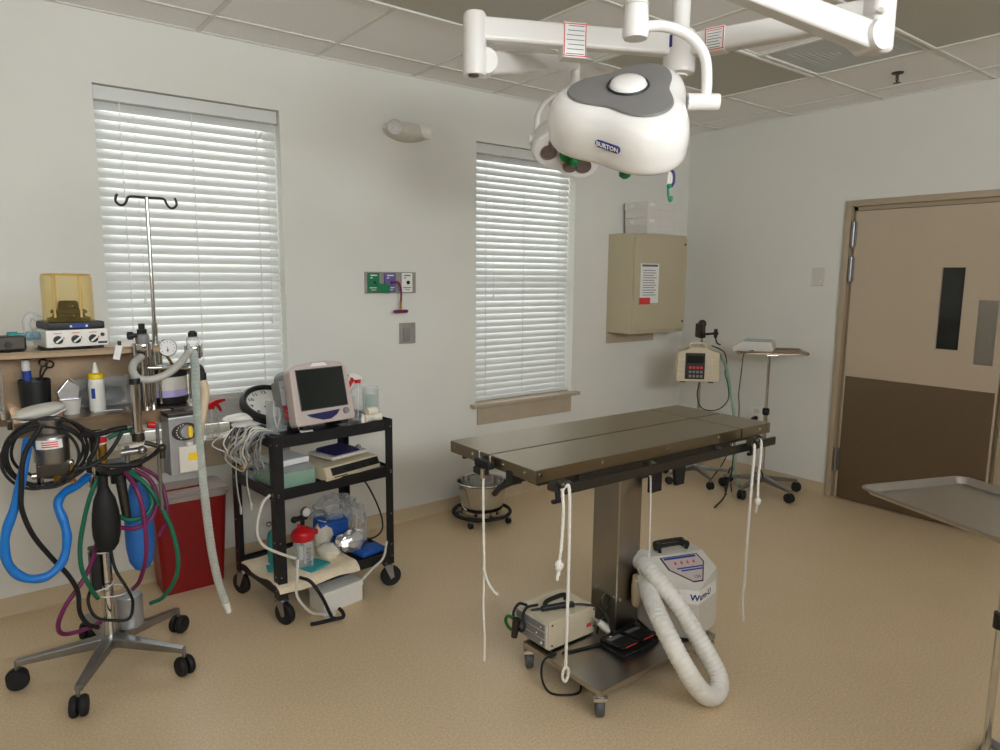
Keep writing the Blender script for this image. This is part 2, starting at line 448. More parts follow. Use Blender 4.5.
# blinds
def blind(a0, a1, zbot, ztop, label, stack):
    t = thing('window_blind', label, 'window blind', ((a0+a1)/2, .075, zbot), 0, 'blinds in the two windows')
    yb = .075
    rail = MB().b2((a0+.004, yb-.045, ztop-.065), (a1-.004, yb+.03, ztop), .004)
    part('headrail', rail, M['blind'], t)
    mb = MB(); z = ztop-.085; pitch = .0455; wd = .0255; a = math.radians(63)
    zmin = zbot+.03+stack
    while z > zmin:
        vs = []; K = 5
        for j in range(K):
            s = -1+2*j/(K-1); crown = .0035*(1-s*s)
            yy = yb + s*wd*math.cos(a) + crown*math.sin(a)*-1; zz = z + s*wd*math.sin(a) + crown*math.cos(a)
            for th in (0, .0022): vs += [(a0+.006, yy-th*math.sin(a), zz+th*math.cos(a)), (a1-.006, yy-th*math.sin(a), zz+th*math.cos(a))]
        fs = []
        for j in range(K-1):
            b = j*4; c = b+4
            fs += [[b, b+1, c+1, c], [b+2, c+2, c+3, b+3], [b, c, c+2, b+2], [b+1, b+3, c+3, c+1]]
        fs += [[0, 2, 3, 1], [(K-1)*4, (K-1)*4+1, (K-1)*4+3, (K-1)*4+2]]
        mb.add(vs, fs); z -= pitch
    part('slats', mb, M['blind'], t)
    if stack > 0:
        st = MB(); n = int(stack/.009)
        for i in range(n): st.b2((a0+.006, yb-.026, zbot+.028+i*.009), (a1-.006, yb+.026, zbot+.0355+i*.009), .002, 1)
        part('slat_stack', st, M['blind'], t)
    part('bottom_rail', MB().b2((a0+.006, yb-.027, zbot), (a1-.006, yb+.027, zbot+.026), .005), M['blind'], t)
    W = a1-a0
    for f in (.13, .5, .87):
        c = MB()
        c.b2((a0+W*f-.002, yb-.029, zbot+.02), (a0+W*f+.002, yb-.0275, ztop-.06))
        part('ladder_cord', c, M['white'], t)
    for f, zz in ((.2, 1.47), (.9, 2.36), (.93, 1.35)):
        c = MB(); c.cyl((a0+W*f, yb-.034, ztop-.06), (a0+W*f, yb-.034, zz+.03), .0011, n=6)
        c.lathe([(.002, .03), (.005, .022), (.007, 0), (.004, -.004)], (a0+W*f, yb-.034, zz), n=10, cap=True)
        part('pull_cord', c, M['white'], t)
    return t
blind(-4.497, -3.60, .80, 2.508, 'closed white slatted blind in the wide window behind the anesthesia machine', .135)
blind(-2.265, -1.345, .735, 2.508, 'closed white slatted blind in the window behind the surgical lamp', 0)

# door with frame in the right wall
mb = MB(); y0, y1, _, z1 = DOOR
fw = .062; dp = .022
mb.b2((-dp, y1-.002, 0), (.15, y1+.038, z1+.04), .002)
mb.b2((-dp, y0-.038, 0), (.15, y0+.002, z1+.04), .002)
mb.b2((-dp, y0, z1-.002), (.15, y1, z1+.04), .002)
mb.b2((.02, y1-.03, 0), (.15, y1, z1)); mb.b2((.02, y0, 0), (.15, y0+.03, z1)); mb.b2((.02, y0, z1-.03), (.15, y1, z1))
dr = struct('door_1', mb, M['frame'])
dl, dr_ = y1-.034, y0+.034            # leaf edges in y
zl = z1-.036
leaf = MB(); v0, v1, vz0, vz1 = -2.178, -2.044, 1.17, 1.70
lx0, lx1 = -.006, .038
for b in ((dr_, v0, .012, zl), (v1, dl, .012, zl), (v0, v1, .012, vz0), (v0, v1, vz1, zl)):
    leaf.b2((lx0, b[0], b[2]), (lx1, b[1], b[3]))
part('door_leaf', leaf, M['door'], dr)
part('vision_glass', MB().b2((.012, v0, vz0), (.018, v1, vz1)), M['glassdark'], dr)
part('kick_plate', MB().b2((-.0085, dr_+.012, .013), (-.006, dl-.012, .922), .001), M['kick'], dr)
part('push_plate', MB().b2((-.009, -2.378, 1.09), (-.006, -2.272, 1.497), .001), M['steelv'], dr)
for z in (1.935, 1.69, .30):
    h = MB(); h.cyl((-.022, dl+.006, z-.085), (-.022, dl+.006, z+.085), .0085, n=12)
    for q in (-.09, .088): h.ball((-.022, dl+.006, z+q), .008, 8)
    h.b2((-.012, dl-.012, z-.085), (-.0065, dl-.002, z+.085)); h.b2((-.026, dl+.008, z-.085), (-.022, dl+.018, z+.085))
    part('hinge', h, M['alu'], dr)
part('dark_room_beyond', MB().b2((.16, DOOR[0]-.1, 0), (.2, DOOR[1]+.1, 2.2)), M['black'], dr)

# ------------------------------------------------------------------ ceiling things
def troffer(x0, x1, y0, y1, label):
    t = thing('ceiling_light', label, 'ceiling light', ((x0+x1)/2, (y0+y1)/2, H), 0, 'ceiling light panels')
    f = MB(); w = .022
    for b in ((x0, y0, x1, y0+w), (x0, y1-w, x1, y1), (x0, y0+w, x0+w, y1-w), (x1-w, y0+w, x1, y1-w)):
        f.b2((b[0], b[1], H-.016), (b[2], b[3], H), .003, 1)
    part('frame', f, M['grid'], t)
    part('diffuser', MB().b2((x0+w, y0+w, H-.009), (x1-w, y1-w, H)), M['lens'], t)
    return t
troffer(-4.0, -2.76, -1.574, -.93, 'unlit ceiling light panel above the arm of the surgical lamp, nearest the wide window')
troffer(-2.125, -.892, -1.574, -.93, 'unlit ceiling light panel beyond the surgical lamp, next to the bluish vent panel')
troffer(-2.125, -.892, -2.868, -2.224, 'unlit ceiling light panel over the door side, nearest the sprinkler')
v = thing('ceiling_vent', 'pale bluish square vent panel in the ceiling between two light panels', 'vent', (-1.2, -1.9, H))
part('frame', MB().b2((-1.508, -2.214, H-.012), (-1.484, -1.582, H), .002, 1).b2((-.912, -2.214, H-.012), (-.888, -1.582, H), .002, 1)
     .b2((-1.484, -2.214, H-.012), (-.912, -2.19, H), .002, 1).b2((-1.484, -1.606, H-.012), (-.912, -1.582, H), .002, 1), M['grid'], v)
vp = MB().b2((-1.484, -2.19, H-.004), (-.912, -1.606, H))
for i in range(8):
    q = .026*i
    vp.b2((-1.484+.08+q, -2.19+.08+q, H-.006), (-.912-.08-q, -2.19+.083+q, H-.003)); vp.b2((-1.484+.08+q, -1.606-.083-q, H-.006), (-.912-.08-q, -1.606-.08-q, H-.003))
part('face_panel', vp, M['ventpanel'], v)
s = thing('ceiling_sprinkler', 'small dark sprinkler head under the ceiling tile above the door side', 'sprinkler', (-.56, -1.905, H))
c = (-.56, -1.905)
part('escutcheon', MB().lathe([(.0, 0), (.034, 0), (.03, -.008), (.012, -.012), (0, -.012)], (c[0], c[1], H)), M['dark'], s)
b = MB().cyl((c[0], c[1], H-.01), (c[0], c[1], H-.03), .009)
b.tube([(c[0]-.009, c[1], H-.028), (c[0]-.016, c[1], H-.042), (c[0], c[1], H-.058), (c[0]+.016, c[1], H-.042), (c[0]+.009, c[1], H-.028)], .003, 6, 4)
b.cyl((c[0], c[1], H-.03), (c[0], c[1], H-.056), .0025)
part('body', b, M['dark'], s)
d = MB().cyl((c[0], c[1], H-.058), (c[0], c[1], H-.061), .017)
for k in range(10): d.box((0, 0, 0), (.008, .003, .002), X=FR(c[0]+.019*math.cos(k*PI/5), c[1]+.019*math.sin(k*PI/5), H-.0595, k*PI/5))
part('deflector', d, M['dark'], s)

# ------------------------------------------------------------------ things on the walls
e = thing('emergency_light', 'white oval emergency light with two round lamps high on the wall', 'emergency light', (-2.812, 0, 2.50))
hb = MB(); vs = []; K = 24; J = 9
ex, ez = .155, .064
for j in range(J):
    s_ = j/(J-1); r = math.cos(s_*PI/2)**.55 if s_ < 1 else 0.02
    for k in range(K):
        th = 2*PI*k/K; vs.append((-2.812+ex*r*math.cos(th), -.001-.095*math.sin(s_*PI/2)**1.0, 2.498+ez*r*math.sin(th)*(1 if math.sin(th) < 0 else .82)))
fs = [[j*K+k, j*K+(k+1) % K, (j+1)*K+(k+1) % K, (j+1)*K+k] for j in range(J-1) for k in range(K)]+[list(range(K)), [(J-1)*K+k for k in range(K)]]
part('housing', hb.add(vs, fs), M['offwhite'], e)
for cx, ang in ((-2.925, -.3), (-2.70, 1.15)):
    dv = Vector((math.sin(ang), -math.cos(ang), -.08)).normalized(); c0 = Vector((cx, -.075, 2.500))
    lh = part('lamp_head', MB().lathe([(0, -.05), (.036, -.045), (.043, 0), (.046, .022), (.043, .026)], c0, dv), M['white'], e)
    part('lens', MB().lathe([(.043, .024), (.036, .018), (.02, .008), (.0, .004)], c0, dv), M['reflector'], lh)

g = thing('gas_outlet_panel', 'steel wall panel with green and purple gas outlets', 'gas outlet', (-2.926, 0, 1.508))
part('plate', MB().b2((-3.106, -.012, 1.508), (-2.747, 0, 1.640), .003), M['plate'], g)
for x0, m_, lab in ((-3.092, 'panelgreen', 'green oxygen outlet'), (-2.978, 'panelpurple', 'purple vacuum outlet'), (-2.858, 'white', 'white outlet')):
    o = part('outlet', MB().b2((x0, -.026, 1.514), (x0+.078, -.012, 1.634), .004), M[m_], g, lab)
    sk = MB()
    sk.cyl((x0+.045, -.026, 1.575), (x0+.045, -.030, 1.575), .012 if m_ == 'white' else .008, n=16)
    part('socket', sk, M['black'], o)
    part('printing', MB().b2((x0+.016, -.0265, 1.615), (x0+.062, -.026, 1.622)).b2((x0+.01, -.0265, 1.54), (x0+.066, -.026, 1.545)).b2((x0+.02, -.0265, 1.527), (x0+.056, -.026, 1.531)).b2((x0+.016, -.0265, 1.6), (x0+.03, -.026, 1.606)), M['paper'] if m_ != 'white' else M['printed'], o)
fl = MB().b2((-3.035, -.036, 1.512), (-2.945, -.027, 1.566), .003, X=Matrix.Translation((-2.99, 0, 1.54)) @ Matrix.Rotation(.1, 4, 'Y') @ Matrix.Translation((2.99, 0, -1.54)))
part('flap', fl, M['panelgreen'], g, 'green hinged flap')
vh = thing('vacuum_hose', 'burgundy hose with a T-shaped end hanging from the wall gas panel', 'hose', (-2.87, -.03, 1.40))
part('hose', MB().tube([(-2.935, -.03, 1.572), (-2.905, -.045, 1.579), (-2.882, -.048, 1.555), (-2.875, -.046, 1.51), (-2.875, -.042, 1.455)], .0065, 8, 6), M['purple'], vh)
part('fitting', MB().cyl((-2.876, -.042, 1.458), (-2.876, -.042, 1.425), .009, .006, 12).cyl((-2.876, -.042, 1.425), (-2.876, -.042, 1.405), .008, n=12), M['brass'], vh)
part('tee', MB().cyl((-2.918, -.042, 1.395), (-2.834, -.042, 1.395), .0105, n=12).ball((-2.918, -.042, 1.395), .0105, 10).ball((-2.834, -.042, 1.395), .0105, 10), M['purple'], vh)

sw = thing('wall_switch', 'grey metal switch plate on the wall below the gas panel', 'switch', (-2.809, 0, 1.185))
part('plate', MB().b2((-2.868, -.009, 1.185), (-2.751, 0, 1.319), .003), M['plate'], sw)
part('rocker', MB().b2((-2.842, -.014, 1.2), (-2.795, -.009, 1.29), .003), M['grey'], sw)

# wall cabinet with mounting board
cb = thing('wall_cabinet', 'cream wall cabinet with a taped notice on its door', 'cabinet', (-.67, 0, 1.18))
cx0, cx1, cd = -.975, -.335, .262
part('body', MB().b2((cx0, -cd, 1.18), (cx1, 0, 1.955), .004), M['cabinet'], cb)
do = part('door', MB().b2((cx0+.008, -cd-.018, 1.205), (cx1-.008, -cd-.001, 1.93), .003), M['cabinet'], cb)
part('notice', MB().b2((-.905, -cd-.0195, 1.42), (-.69, -cd-.0185, 1.725)), M['paper'], do, 'printed notice taped to the door')
nt_ = MB().b2((-.89, -cd-.0202, 1.702), (-.705, -cd-.0195, 1.718))
for i in range(11): nt_.b2((-.875, -cd-.0202, 1.67-i*.019), (-.715-.05*random.random(), -cd-.0195, 1.675-i*.019))
part('printing', nt_, M['printed'], do)
part('sticker', MB().b2((-.912, -cd-.0215, 1.41), (-.785, -cd-.0205, 1.462)), M['redlabel'], do, 'red sticker')
for z in (1.265, 1.885): part('screw', MB().cyl((-.375, -cd-.018, z), (-.375, -cd-.023, z), .009), M['dark'], do)
part('catch', MB().b2((cx1-.006, -cd-.01, 1.53), (cx1+.008, -cd+.02, 1.60), .004), M['offwhite'], cb)
part('mounting_board', MB().b2((cx0, -.02, 1.09), (-.41, 0, 1.18), .003), M['sill'], cb)
# two white cartons stacked on the cabinet
def carton(z0, rz):
    cz = (-.655, -.148)
    t = thing('carton', '', 'box', (cz[0], cz[1], z0), rz, 'white cartons on the wall cabinet')
    F = FR(cz[0], cz[1], z0, rz)
    part('tray', MB(F).b2((-.17, -.112, 0), (.17, .112, .08), .002), M['cardboard'], t)
    part('lid', MB(F).b2((-.174, -.116, .062), (.174, .116, .122), .003), M['cardboard'], t)
    part('label', MB(F).b2((-.175, .02, .08), (-.1742, .06, .105)).b2((-.15, -.117, .085), (-.09, -.1162, .11)), M['paper'], t)
    return t
t = carton(1.956, .0); t['label'] = 'white lidded carton standing on the wall cabinet, under another carton'
t2 = copy_thing(t, (-.662, -.146, 2.0785), .03, 'topmost white lidded carton of the two on the wall cabinet')

wp = thing('wall_plate', 'small pale wall plate with an indicator light beside the door', 'wall plate', (0, -1.214, 1.57))
part('plate', MB().b2((-.007, -1.262, 1.57), (0, -1.167, 1.703), .003), M['offwhite'], wp)
part('indicator', MB().ball((-.008, -1.238, 1.60), .005, 8), M['white'], wp)
wo = thing('wall_outlet', 'white power outlet low on the wall behind the instrument stand', 'outlet', (0, -.782, .46))
part('plate', MB().b2((-.007, -.842, .46), (0, -.722, .582), .003), M['white'], wo)
for z in (.492, .548): part('receptacle', MB().b2((-.01, -.806, z-.018), (-.007, -.758, z+.018), .004), M['offwhite'], wo)
pp = thing('power_plug', 'black power plug with cord in the low wall outlet', 'plug', (-.03, -.775, .49))
part('plug_body', MB().cyl((-.01, -.782, .492), (-.05, -.775, .486), .019, .014, 14).ball((-.05, -.775, .486), .0145, 10), M['black'], pp)
part('cord', MB().tube([(-.05, -.775, .486), (-.09, -.75, .46), (-.13, -.70, .40), (-.16, -.66, .25), (-.2, -.62, .1), (-.28, -.6, .012), (-.5, -.7, .008)], .005, 6), M['black'], pp)
# ================================================================== surgical light
sl = thing('surgical_light', 'white ceiling-mounted surgical light with two lamp heads on jointed arms', 'surgical light', (-2.95, -2.2, H))
HX, HY = -2.95, -2.2
part('ceiling_flange', MB().lathe([(0, 0), (.14, 0), (.135, -.02), (.07, -.05), (0, -.05)], (HX, HY, H)), M['lampwhite'], sl)
cm = MB().cyl((HX, HY, H), (HX, HY, 2.34), .033, n=24)
cm.lathe([(.033, 2.50), (.05, 2.495), (.058, 2.485), (.058, 2.36), (.052, 2.35), (.033, 2.345)], (HX, HY, 0))
co = part('column', cm, M['lampwhite'], sl)
part('badge', MB().b2((HX-.0605, HY-.012, 2.43), (HX-.056, HY+.012, 2.47), X=None), M['inkblue'], co)
def arm_box(p0, p1, w0, h0, w1, h1, bev=.012):
    p0, p1 = Vector(p0), Vector(p1); X = XF(p0, p1-p0, Vector((0, 0, 1)).cross(p1-p0)); L = (p1-p0).length
    mb = MB(); mb.box((L/2, 0, 0), (L, w0, h0), bev, 3)
    for v in mb.v:
        t = max(0, min(1, v.x/L)); v.y *= 1+(w1/w0-1)*t; v.z *= 1+(h1/h0-1)*t
    mb.v = [X @ v for v in mb.v]; return mb
def band(p0, p1, f0, f1, w, h, name, parent, drop=.0):
    """wrapped paper warning label on an arm"""
    p0, p1 = Vector(p0), Vector(p1); X = XF(p0, p1-p0, Vector((0, 0, 1)).cross(p1-p0)); L = (p1-p0).length
    mb = MB(); mb.box((L*(f0+f1)/2, 0, -drop/2), (L*(f1-f0), w+.004, h+.004+drop), .002, 1)
    o = part(name, MB(X).box((L*(f0+f1)/2, 0, -drop/2), (L*(f1-f0), w+.004, h+.004+drop), .002, 1), M['paper'], parent, 'paper warning label')
    ln = MB(X); a, b = L*f0, L*f1; s = -1 if X.to_3x3().col[1].dot(Vector((-.6, -.78, 0))) < 0 else 1
    yy = s*(w/2+.0024); z0, z1 = -h/2-drop+.002, h/2-.002
    for q in ((a+.002, z0, a+.005, z1), (b-.005, z0, b-.002, z1), (a, z0, b, z0+.003), (a, z1-.003, b, z1)):
        ln.b2((q[0], yy-.0006, q[1]), (q[2], yy+.0006, q[3]))
    part('red_border', ln, M['redlabel'], parent)
    tx = MB(X); n = 7
    for i in range(n): 
        z = z0+.008+(z1-z0-.016)*i/(n-1); tx.b2((a+.009, yy-.0005, z-.001), (b-.009-.01*random.random(), yy+.0005, z+.001))
    part('printing', tx, M['printed'], parent)
# far arm
A0, A1 = (HX-.03, HY+.014, 2.445), (-3.61, -1.885, 2.445)
a1 = part('arm', arm_box(A0, A1, .055, .076, .055, .076), M['lampwhite'], sl)
band(A0, A1, .47, .59, .055, .076, 'warning_label', a1, .035)
kn = MB(); kn.rings([(Vector((-3.625, -1.878, 2.295)), .036), (Vector((-3.625, -1.878, 2.30)), .040), (Vector((-3.625, -1.878, 2.485)), .040), (Vector((-3.625, -1.878, 2.497)), .033)], 24)
k1 = part('knuckle', kn, M['lampwhite'], sl)
part('end_plug', MB().cyl((-3.634, -1.884, 2.297), (-3.634, -1.884, 2.291), .018), M['dark'], k1)
part('spring_arm', merge(arm_box((-3.61, -1.88, 2.338), (-2.735, -1.425, 2.60), .066, .082, .05, .058), MB().cyl((-3.600, -1.905, 2.345), (-3.567, -1.845, 2.345), .043)), M['lampwhite'], sl)
fd = MB().cyl((-2.715, -1.415, 2.64), (-2.715, -1.415, 2.50), .022).rings([(Vector((-2.715, -1.415, 2.53)), .023), (Vector((-2.715, -1.415, 2.50)), .031), (Vector((-2.715, -1.415, 2.455)), .033), (Vector((-2.715, -1.415, 2.445)), .026)], 20)
part('drop_joint', fd, M['lampwhite'], sl)
part('yoke', MB().tube([(-2.72, -1.412, 2.465), (-2.76, -1.385, 2.468), (-2.82, -1.35, 2.44), (-2.858, -1.325, 2.38), (-2.868, -1.32, 2.30), (-2.868, -1.32, 2.262)], .0145, 12, 6)
     .cyl((-2.895, -1.30, 2.258), (-2.80, -1.365, 2.25), .024, n=16), M['lampwhite'], sl)
# near arm
B0, B1 = (HX+.01, HY-.03, 2.44), (-2.770, -2.778, 2.44)
a2 = part('arm', arm_box(B0, B1, .055, .076, .055, .076), M['lampwhite'], sl)
band(B0, B1, .12, .24, .055, .076, 'warning_label', a2)
kn = MB(FR(-2.763, -2.803, 2.405, math.atan2(.265, -.81))).box((0, 0, 0), (.085, .085, .185), .02, 3)
k2 = part('knuckle', kn, M['lampwhite'], sl)
part('end_plug', MB().cyl((-2.828, -2.843, 2.42), (-2.80, -2.836, 2.42), .007), M['offwhite'], k2)
part('end_plug', MB().cyl((-2.828, -2.843, 2.47), (-2.80, -2.836, 2.47), .012), M['offwhite'], k2)
NB0, NB1 = (-2.803, -2.808, 2.352), (-3.585, -2.565, 2.475)
sp = arm_box(NB0, NB1, .062, .082, .05, .06)
sp.cyl((-2.818, -2.851, 2.352), (-2.798, -2.768, 2.352), .044)
part('spring_arm', sp, M['lampwhite'], sl)
fd = MB().cyl((-3.589, -2.563, 2.50), (-3.589, -2.563, 2.33), .021)
fd.rings([(Vector((-3.589, -2.563, z)), r) for z, r in ((2.37, .022), (2.352, .03), (2.30, .034), (2.262, .035), (2.252, .031))], 24)
j2 = part('drop_joint', fd, M['lampwhite'], sl)
part('cover_seam', MB().torus((-3.589, -2.563, 2.335), .0325, .0018, n=28, k=6), M['offwhite'], j2)
part('yoke', MB().tube([(-3.578, -2.572, 2.282), (-3.53, -2.608, 2.285), (-3.478, -2.65, 2.262), (-3.435, -2.672, 2.215), (-3.418, -2.672, 2.15), (-3.416, -2.668, 2.098)], .0145, 14, 8)
     .cyl((-3.455, -2.638, 2.098), (-3.387, -2.690, 2.098), .0225, n=20), M['lampwhite'], sl)

def lamp_head(n, c, xdir, logo, far):
    n = Vector(n).normalized(); x = Vector(xdir); x = (x-n*x.dot(n)).normalized(); y = n.cross(x)
    F = XF(c, x, y); R = .162 if far else .188; th0 = math.radians(54)
    def ring(mb, s, h, a, K=72): mb.v += [F @ Vector((R*s*(1+a*math.cos(3*(2*PI*k/K-th0)))*math.cos(2*PI*k/K), R*s*(1+a*math.cos(3*(2*PI*k/K-th0)))*math.sin(2*PI*k/K), h)) for k in range(K)]
    def skin(mb, n_, K=72, c0=True, c1=True):
        for j in range(n_-1):
            for k in range(K): mb.f.append([j*K+k, j*K+(k+1) % K, (j+1)*K+(k+1) % K, (j+1)*K+k])
        if c0: mb.f.append(list(range(K)))
        if c1: mb.f.append([(n_-1)*K+k for k in range(K)])
        mb.m = [0]*len(mb.f); return mb
    body = MB(); prof = [(.45, .064, .2), (.62, .063, .2), (.74, .059, .19), (.85, .05, .175), (.93, .034, .165), (.98, .012, .16), (1, -.012, .16), (1.0, -.036, .16), (.99, -.042, .16), (.995, -.048, .16), (.985, -.068, .16), (.95, -.08, .16), (.90, -.085, .16)]
    for q in prof: ring(body, *q)
    skin(body, len(prof))
    h = part('lamp_head', body, M['lampwhite'], sl)
    tp = MB(); q2 = [(.72, .0615, .2), (.705, .0665, .2), (.6, .0705, .19), (.3, .073, .1), (.05, .0735, 0)]
    for q in q2: ring(tp, *q)
    part('top_panel', skin(tp, len(q2), c0=False), M['lampgrey'], h, 'grey three-lobed top panel')
    part('dome_knob', MB(F).lathe([(.052, .068), (.052, .074), (.048, .079)], n=32).mi(0).lathe([(.048, .079), (.046, .084), (.036, .090), (.018, .093), (0, .094)], n=32), M['lampwhite'], h)
    part('knob_gap', MB(F).torus((0, 0, .0755), .0535, .0035, n=40, k=6), M['black'], h)
    # underside with reflectors and a green sterile handle
    part('underside', skin((lambda m: (ring(m, .9, -.0852, .16), ring(m, .86, -.078, .16), m)[2])(MB()), 2, c0=False), M['offwhite'], h)
    rf = []
    for k in range(3):
        a = th0+k*2*PI/3
        for r, da in ((.125, 0), (.095, .62)):
            part('reflector', MB(F).lathe([(.036, -.078), (.037, -.093), (.033, -.094), (.031, -.091), (.02, -.0895), (0, -.089)], (r*math.cos(a+da)*R/.188, r*math.sin(a+da)*R/.188, 0), n=24), M['lampglass'], h)
    hd = MB(F).lathe([(0, -.08), (.03, -.09), (.05, -.097), (.06, -.113), (.056, -.119), (.02, -.121), (.017, -.135), (.018, -.195), (.012, -.202), (0, -.202)], n=24)
    part('handle', hd, M['greenhandle'], h, 'green sterile handle')
    if logo:
        # raised badge on the side wall facing away from the wall
        a = math.radians(247); r = R*(1+.16*math.cos(3*(a-th0)))
        dr = 1e-3; ra = R*(1+.16*math.cos(3*(a+dr-th0)))
        p = Vector((r*math.cos(a), r*math.sin(a), -.012)); p2 = Vector((ra*math.cos(a+dr), ra*math.sin(a+dr), -.012))
        X = F @ XF(p, p2-p, Vector((0, 0, 1)))
        L, hh = .030, .0095
        poly = [(-L+hh*0+hh*math.cos(t), hh*math.sin(t)) for t in [PI/2+PI*i/8 for i in range(9)]]+[(L+hh*math.cos(t), hh*math.sin(t)) for t in [-PI/2+PI*i/8 for i in range(9)]]
        part('logo_badge', MB(X).prism(poly, -.004, .0035), M['inkblue'], h, 'blue oval brand badge')
        tm = text_mb('BURTON', .0175, X @ Matrix.Translation((0, -.0005, .0036)), .0008, .0003)
        part('lettering', tm, M['paper'], h)
    return h
lamp_head((-.47, -.435, .77), (-3.586, -2.540, 2.070), (.79, -.61, -.03), True, False)
lamp_head((.42, .60, .68), (-2.735, -1.408, 2.262), (.79, -.61, .0), False, True)
KX = Matrix.Translation((-3.559, -2.673, 1.923)) @ Matrix.Scale(.876, 4) @ Matrix.Translation((3.345, 2.5, -1.965))
ck = thing('hanging_clip', 'white and dark blue clip dangling from the near lamp head', 'clip', (-3.555, -2.673, 1.815))
part('strap', MB(KX).tube([(-3.345, -2.5, 1.965), (-3.350, -2.5, 1.93), (-3.351, -2.5, 1.895), (-3.343, -2.5, 1.885)], .005, 8, 5, flat=.4).tube([(-3.345, -2.5, 1.965), (-3.336, -2.498, 1.935), (-3.337, -2.498, 1.90), (-3.343, -2.5, 1.885)], .005, 8, 5, flat=.4), M['white'], ck)
part('snap_hook', MB(KX).tube([(-3.343, -2.5, 1.945), (-3.334, -2.505, 1.935), (-3.331, -2.505, 1.91), (-3.341, -2.505, 1.895)], .0045, 8, 5), M['navy'], ck)
part('hook', MB(KX).tube([(-3.349, -2.5, 1.892), (-3.347, -2.5, 1.87), (-3.339, -2.5, 1.853), (-3.332, -2.5, 1.858), (-3.331, -2.5, 1.868)], .0042, 8, 5).ball((-3.349, -2.503, 1.895), .008, 10), M['green'], ck)

# ================================================================== operating table
TX, TY, TR = -2.978, -2.008, math.radians(-1.2)
ot = thing('operating_table', 'stainless steel operating table on a square column and castered base', 'operating table', (TX, TY, 0))
F = FR(TX, TY, 0, TR)
HL, HW = .662, .255
xs = .452                                       # seam of the head section
def panel(x0, x1, y0, y1, name='top_panel'):
    p = MB(F).b2((x0, y0, .956), (x1, y1, 1.0), .003, 2)
    return part(name, p, M['tabletop'], ot)
panel(-HL, xs-.004, .004, HW); panel(-HL, xs-.004, -HW, -.004)
panel(xs+.004, HL, .004, HW, 'head_panel'); panel(xs+.004, HL, -HW, -.004, 'head_panel')
part('centre_channel', MB(F).b2((-HL+.01, -.0045, .965), (HL-.01, .0045, .993)).b2((xs-.0045, -HW+.006, .965), (xs+.0045, HW-.006, .993)), M['dark'], ot)
bolts = MB(F)
for x in (-.64, -.36, -.02, .3, .58): bolts.cyl((x, -HW, .982), (x, -HW-.003, .982), .006, n=12)
for y in (-.2, -.08, .1, .22): bolts.cyl((-HL, y, .982), (-HL-.003, y, .982), .006, n=12)
part('bolts', bolts, M['chrome'], ot, kind='stuff')
for s in (-1, 1):
    r = MB(F).b2((-.585, s*(HW+.028)-.006, .910), (.655, s*(HW+.028)+.006, .944), .002)
    rl = part('side_rail', r, M['dark'], ot)
    for x in (-.52, -.1, .3, .6): part('standoff', MB(F).cyl((x, s*(HW+.03), .932), (x, s*(HW-.05), .95), .009, n=12), M['alu'], rl)
fr = MB(F).b2((-.43, -.215, .895), (.44, .19, .956), .004)
fr.b2((-.60, -.2, .925), (.62, -.14, .956)).b2((-.60, .12, .925), (.62, .19, .956))
part('under_frame', fr, M['dark'], ot)
tb = MB().b2((-2.845, -2.065, .725), (-2.775, -2.045, .91), .002).prism([(-.09, .06), (.09, .06), (.075, -.12), (.02, -.12), (.0, 0.02), (-.05, .03)], -.008, .008, X=XF((-2.69, -2.05, .845), (1, 0, 0), (0, 0, 1)))
tb.b2((-2.92, -2.07, .80), (-2.845, -2.04, .9), .003)
part('tilt_bracket', tb, M['blackmetal'], ot)
cl_ = MB().b2((-2.985, -2.02, .122), (-2.845, -1.87, .92), .004, 1)
cpart = part('column', cl_, M['steelv'], ot)
part('foot_collar', MB().b2((-2.995, -2.03, .122), (-2.835, -1.86, .13), .002, 1), M['steel'], cpart)
for p in ((-2.96, -2.02, .27), (-2.87, -2.02, .27)): part('bolt', MB().cyl(p, (p[0], p[1]-.004, p[2]), .007, n=12), M['chrome'], cpart)
for p in ((-2.985, -2.0, .28), (-2.985, -1.89, .28)): part('bolt', MB().cyl(p, (p[0]-.004, p[1], p[2]), .007, n=12), M['chrome'], cpart)
part('base_plate', MB().b2((-3.335, -2.275, .098), (-2.64, -1.83, .122), .003), M['steel'], ot)
def table_caster(x, y, a):
    c = MB().cyl((x, y, .1), (x, y, .085), .024, n=16)
    c.box((0, 0, 0), (.05, .052, .018), .004, X=FR(x, y, .086, a))
    ox, oy = .018*math.cos(a), .018*math.sin(a); px, py = -math.sin(a), math.cos(a)
    for s in (-1, 1):
        c.prism([(-.016, .04), (.016, .04), (.009, -.010), (-.009, -.010)], -.0015, .0015, X=XF((x+ox+px*s*.02, y+oy+py*s*.02, .047), (math.cos(a), math.sin(a), 0), (0, 0, 1)))
    o = part('caster', c, M['chrome'], ot)
    w = MB().lathe([(.006, -.015), (.034, -.016), (.04, -.011), (.04, .011), (.034, .016), (.006, .015)], (x+ox, y+oy, .04), (px, py, 0), 24, cap=True)
    part('wheel', w, M['wheelgrey'], o)
for x, y, a in ((-3.315, -2.255, .9), (-3.315, -1.85, .95), (-2.66, -2.25, .8), (-2.66, -1.86, .4)): table_caster(x, y, a)
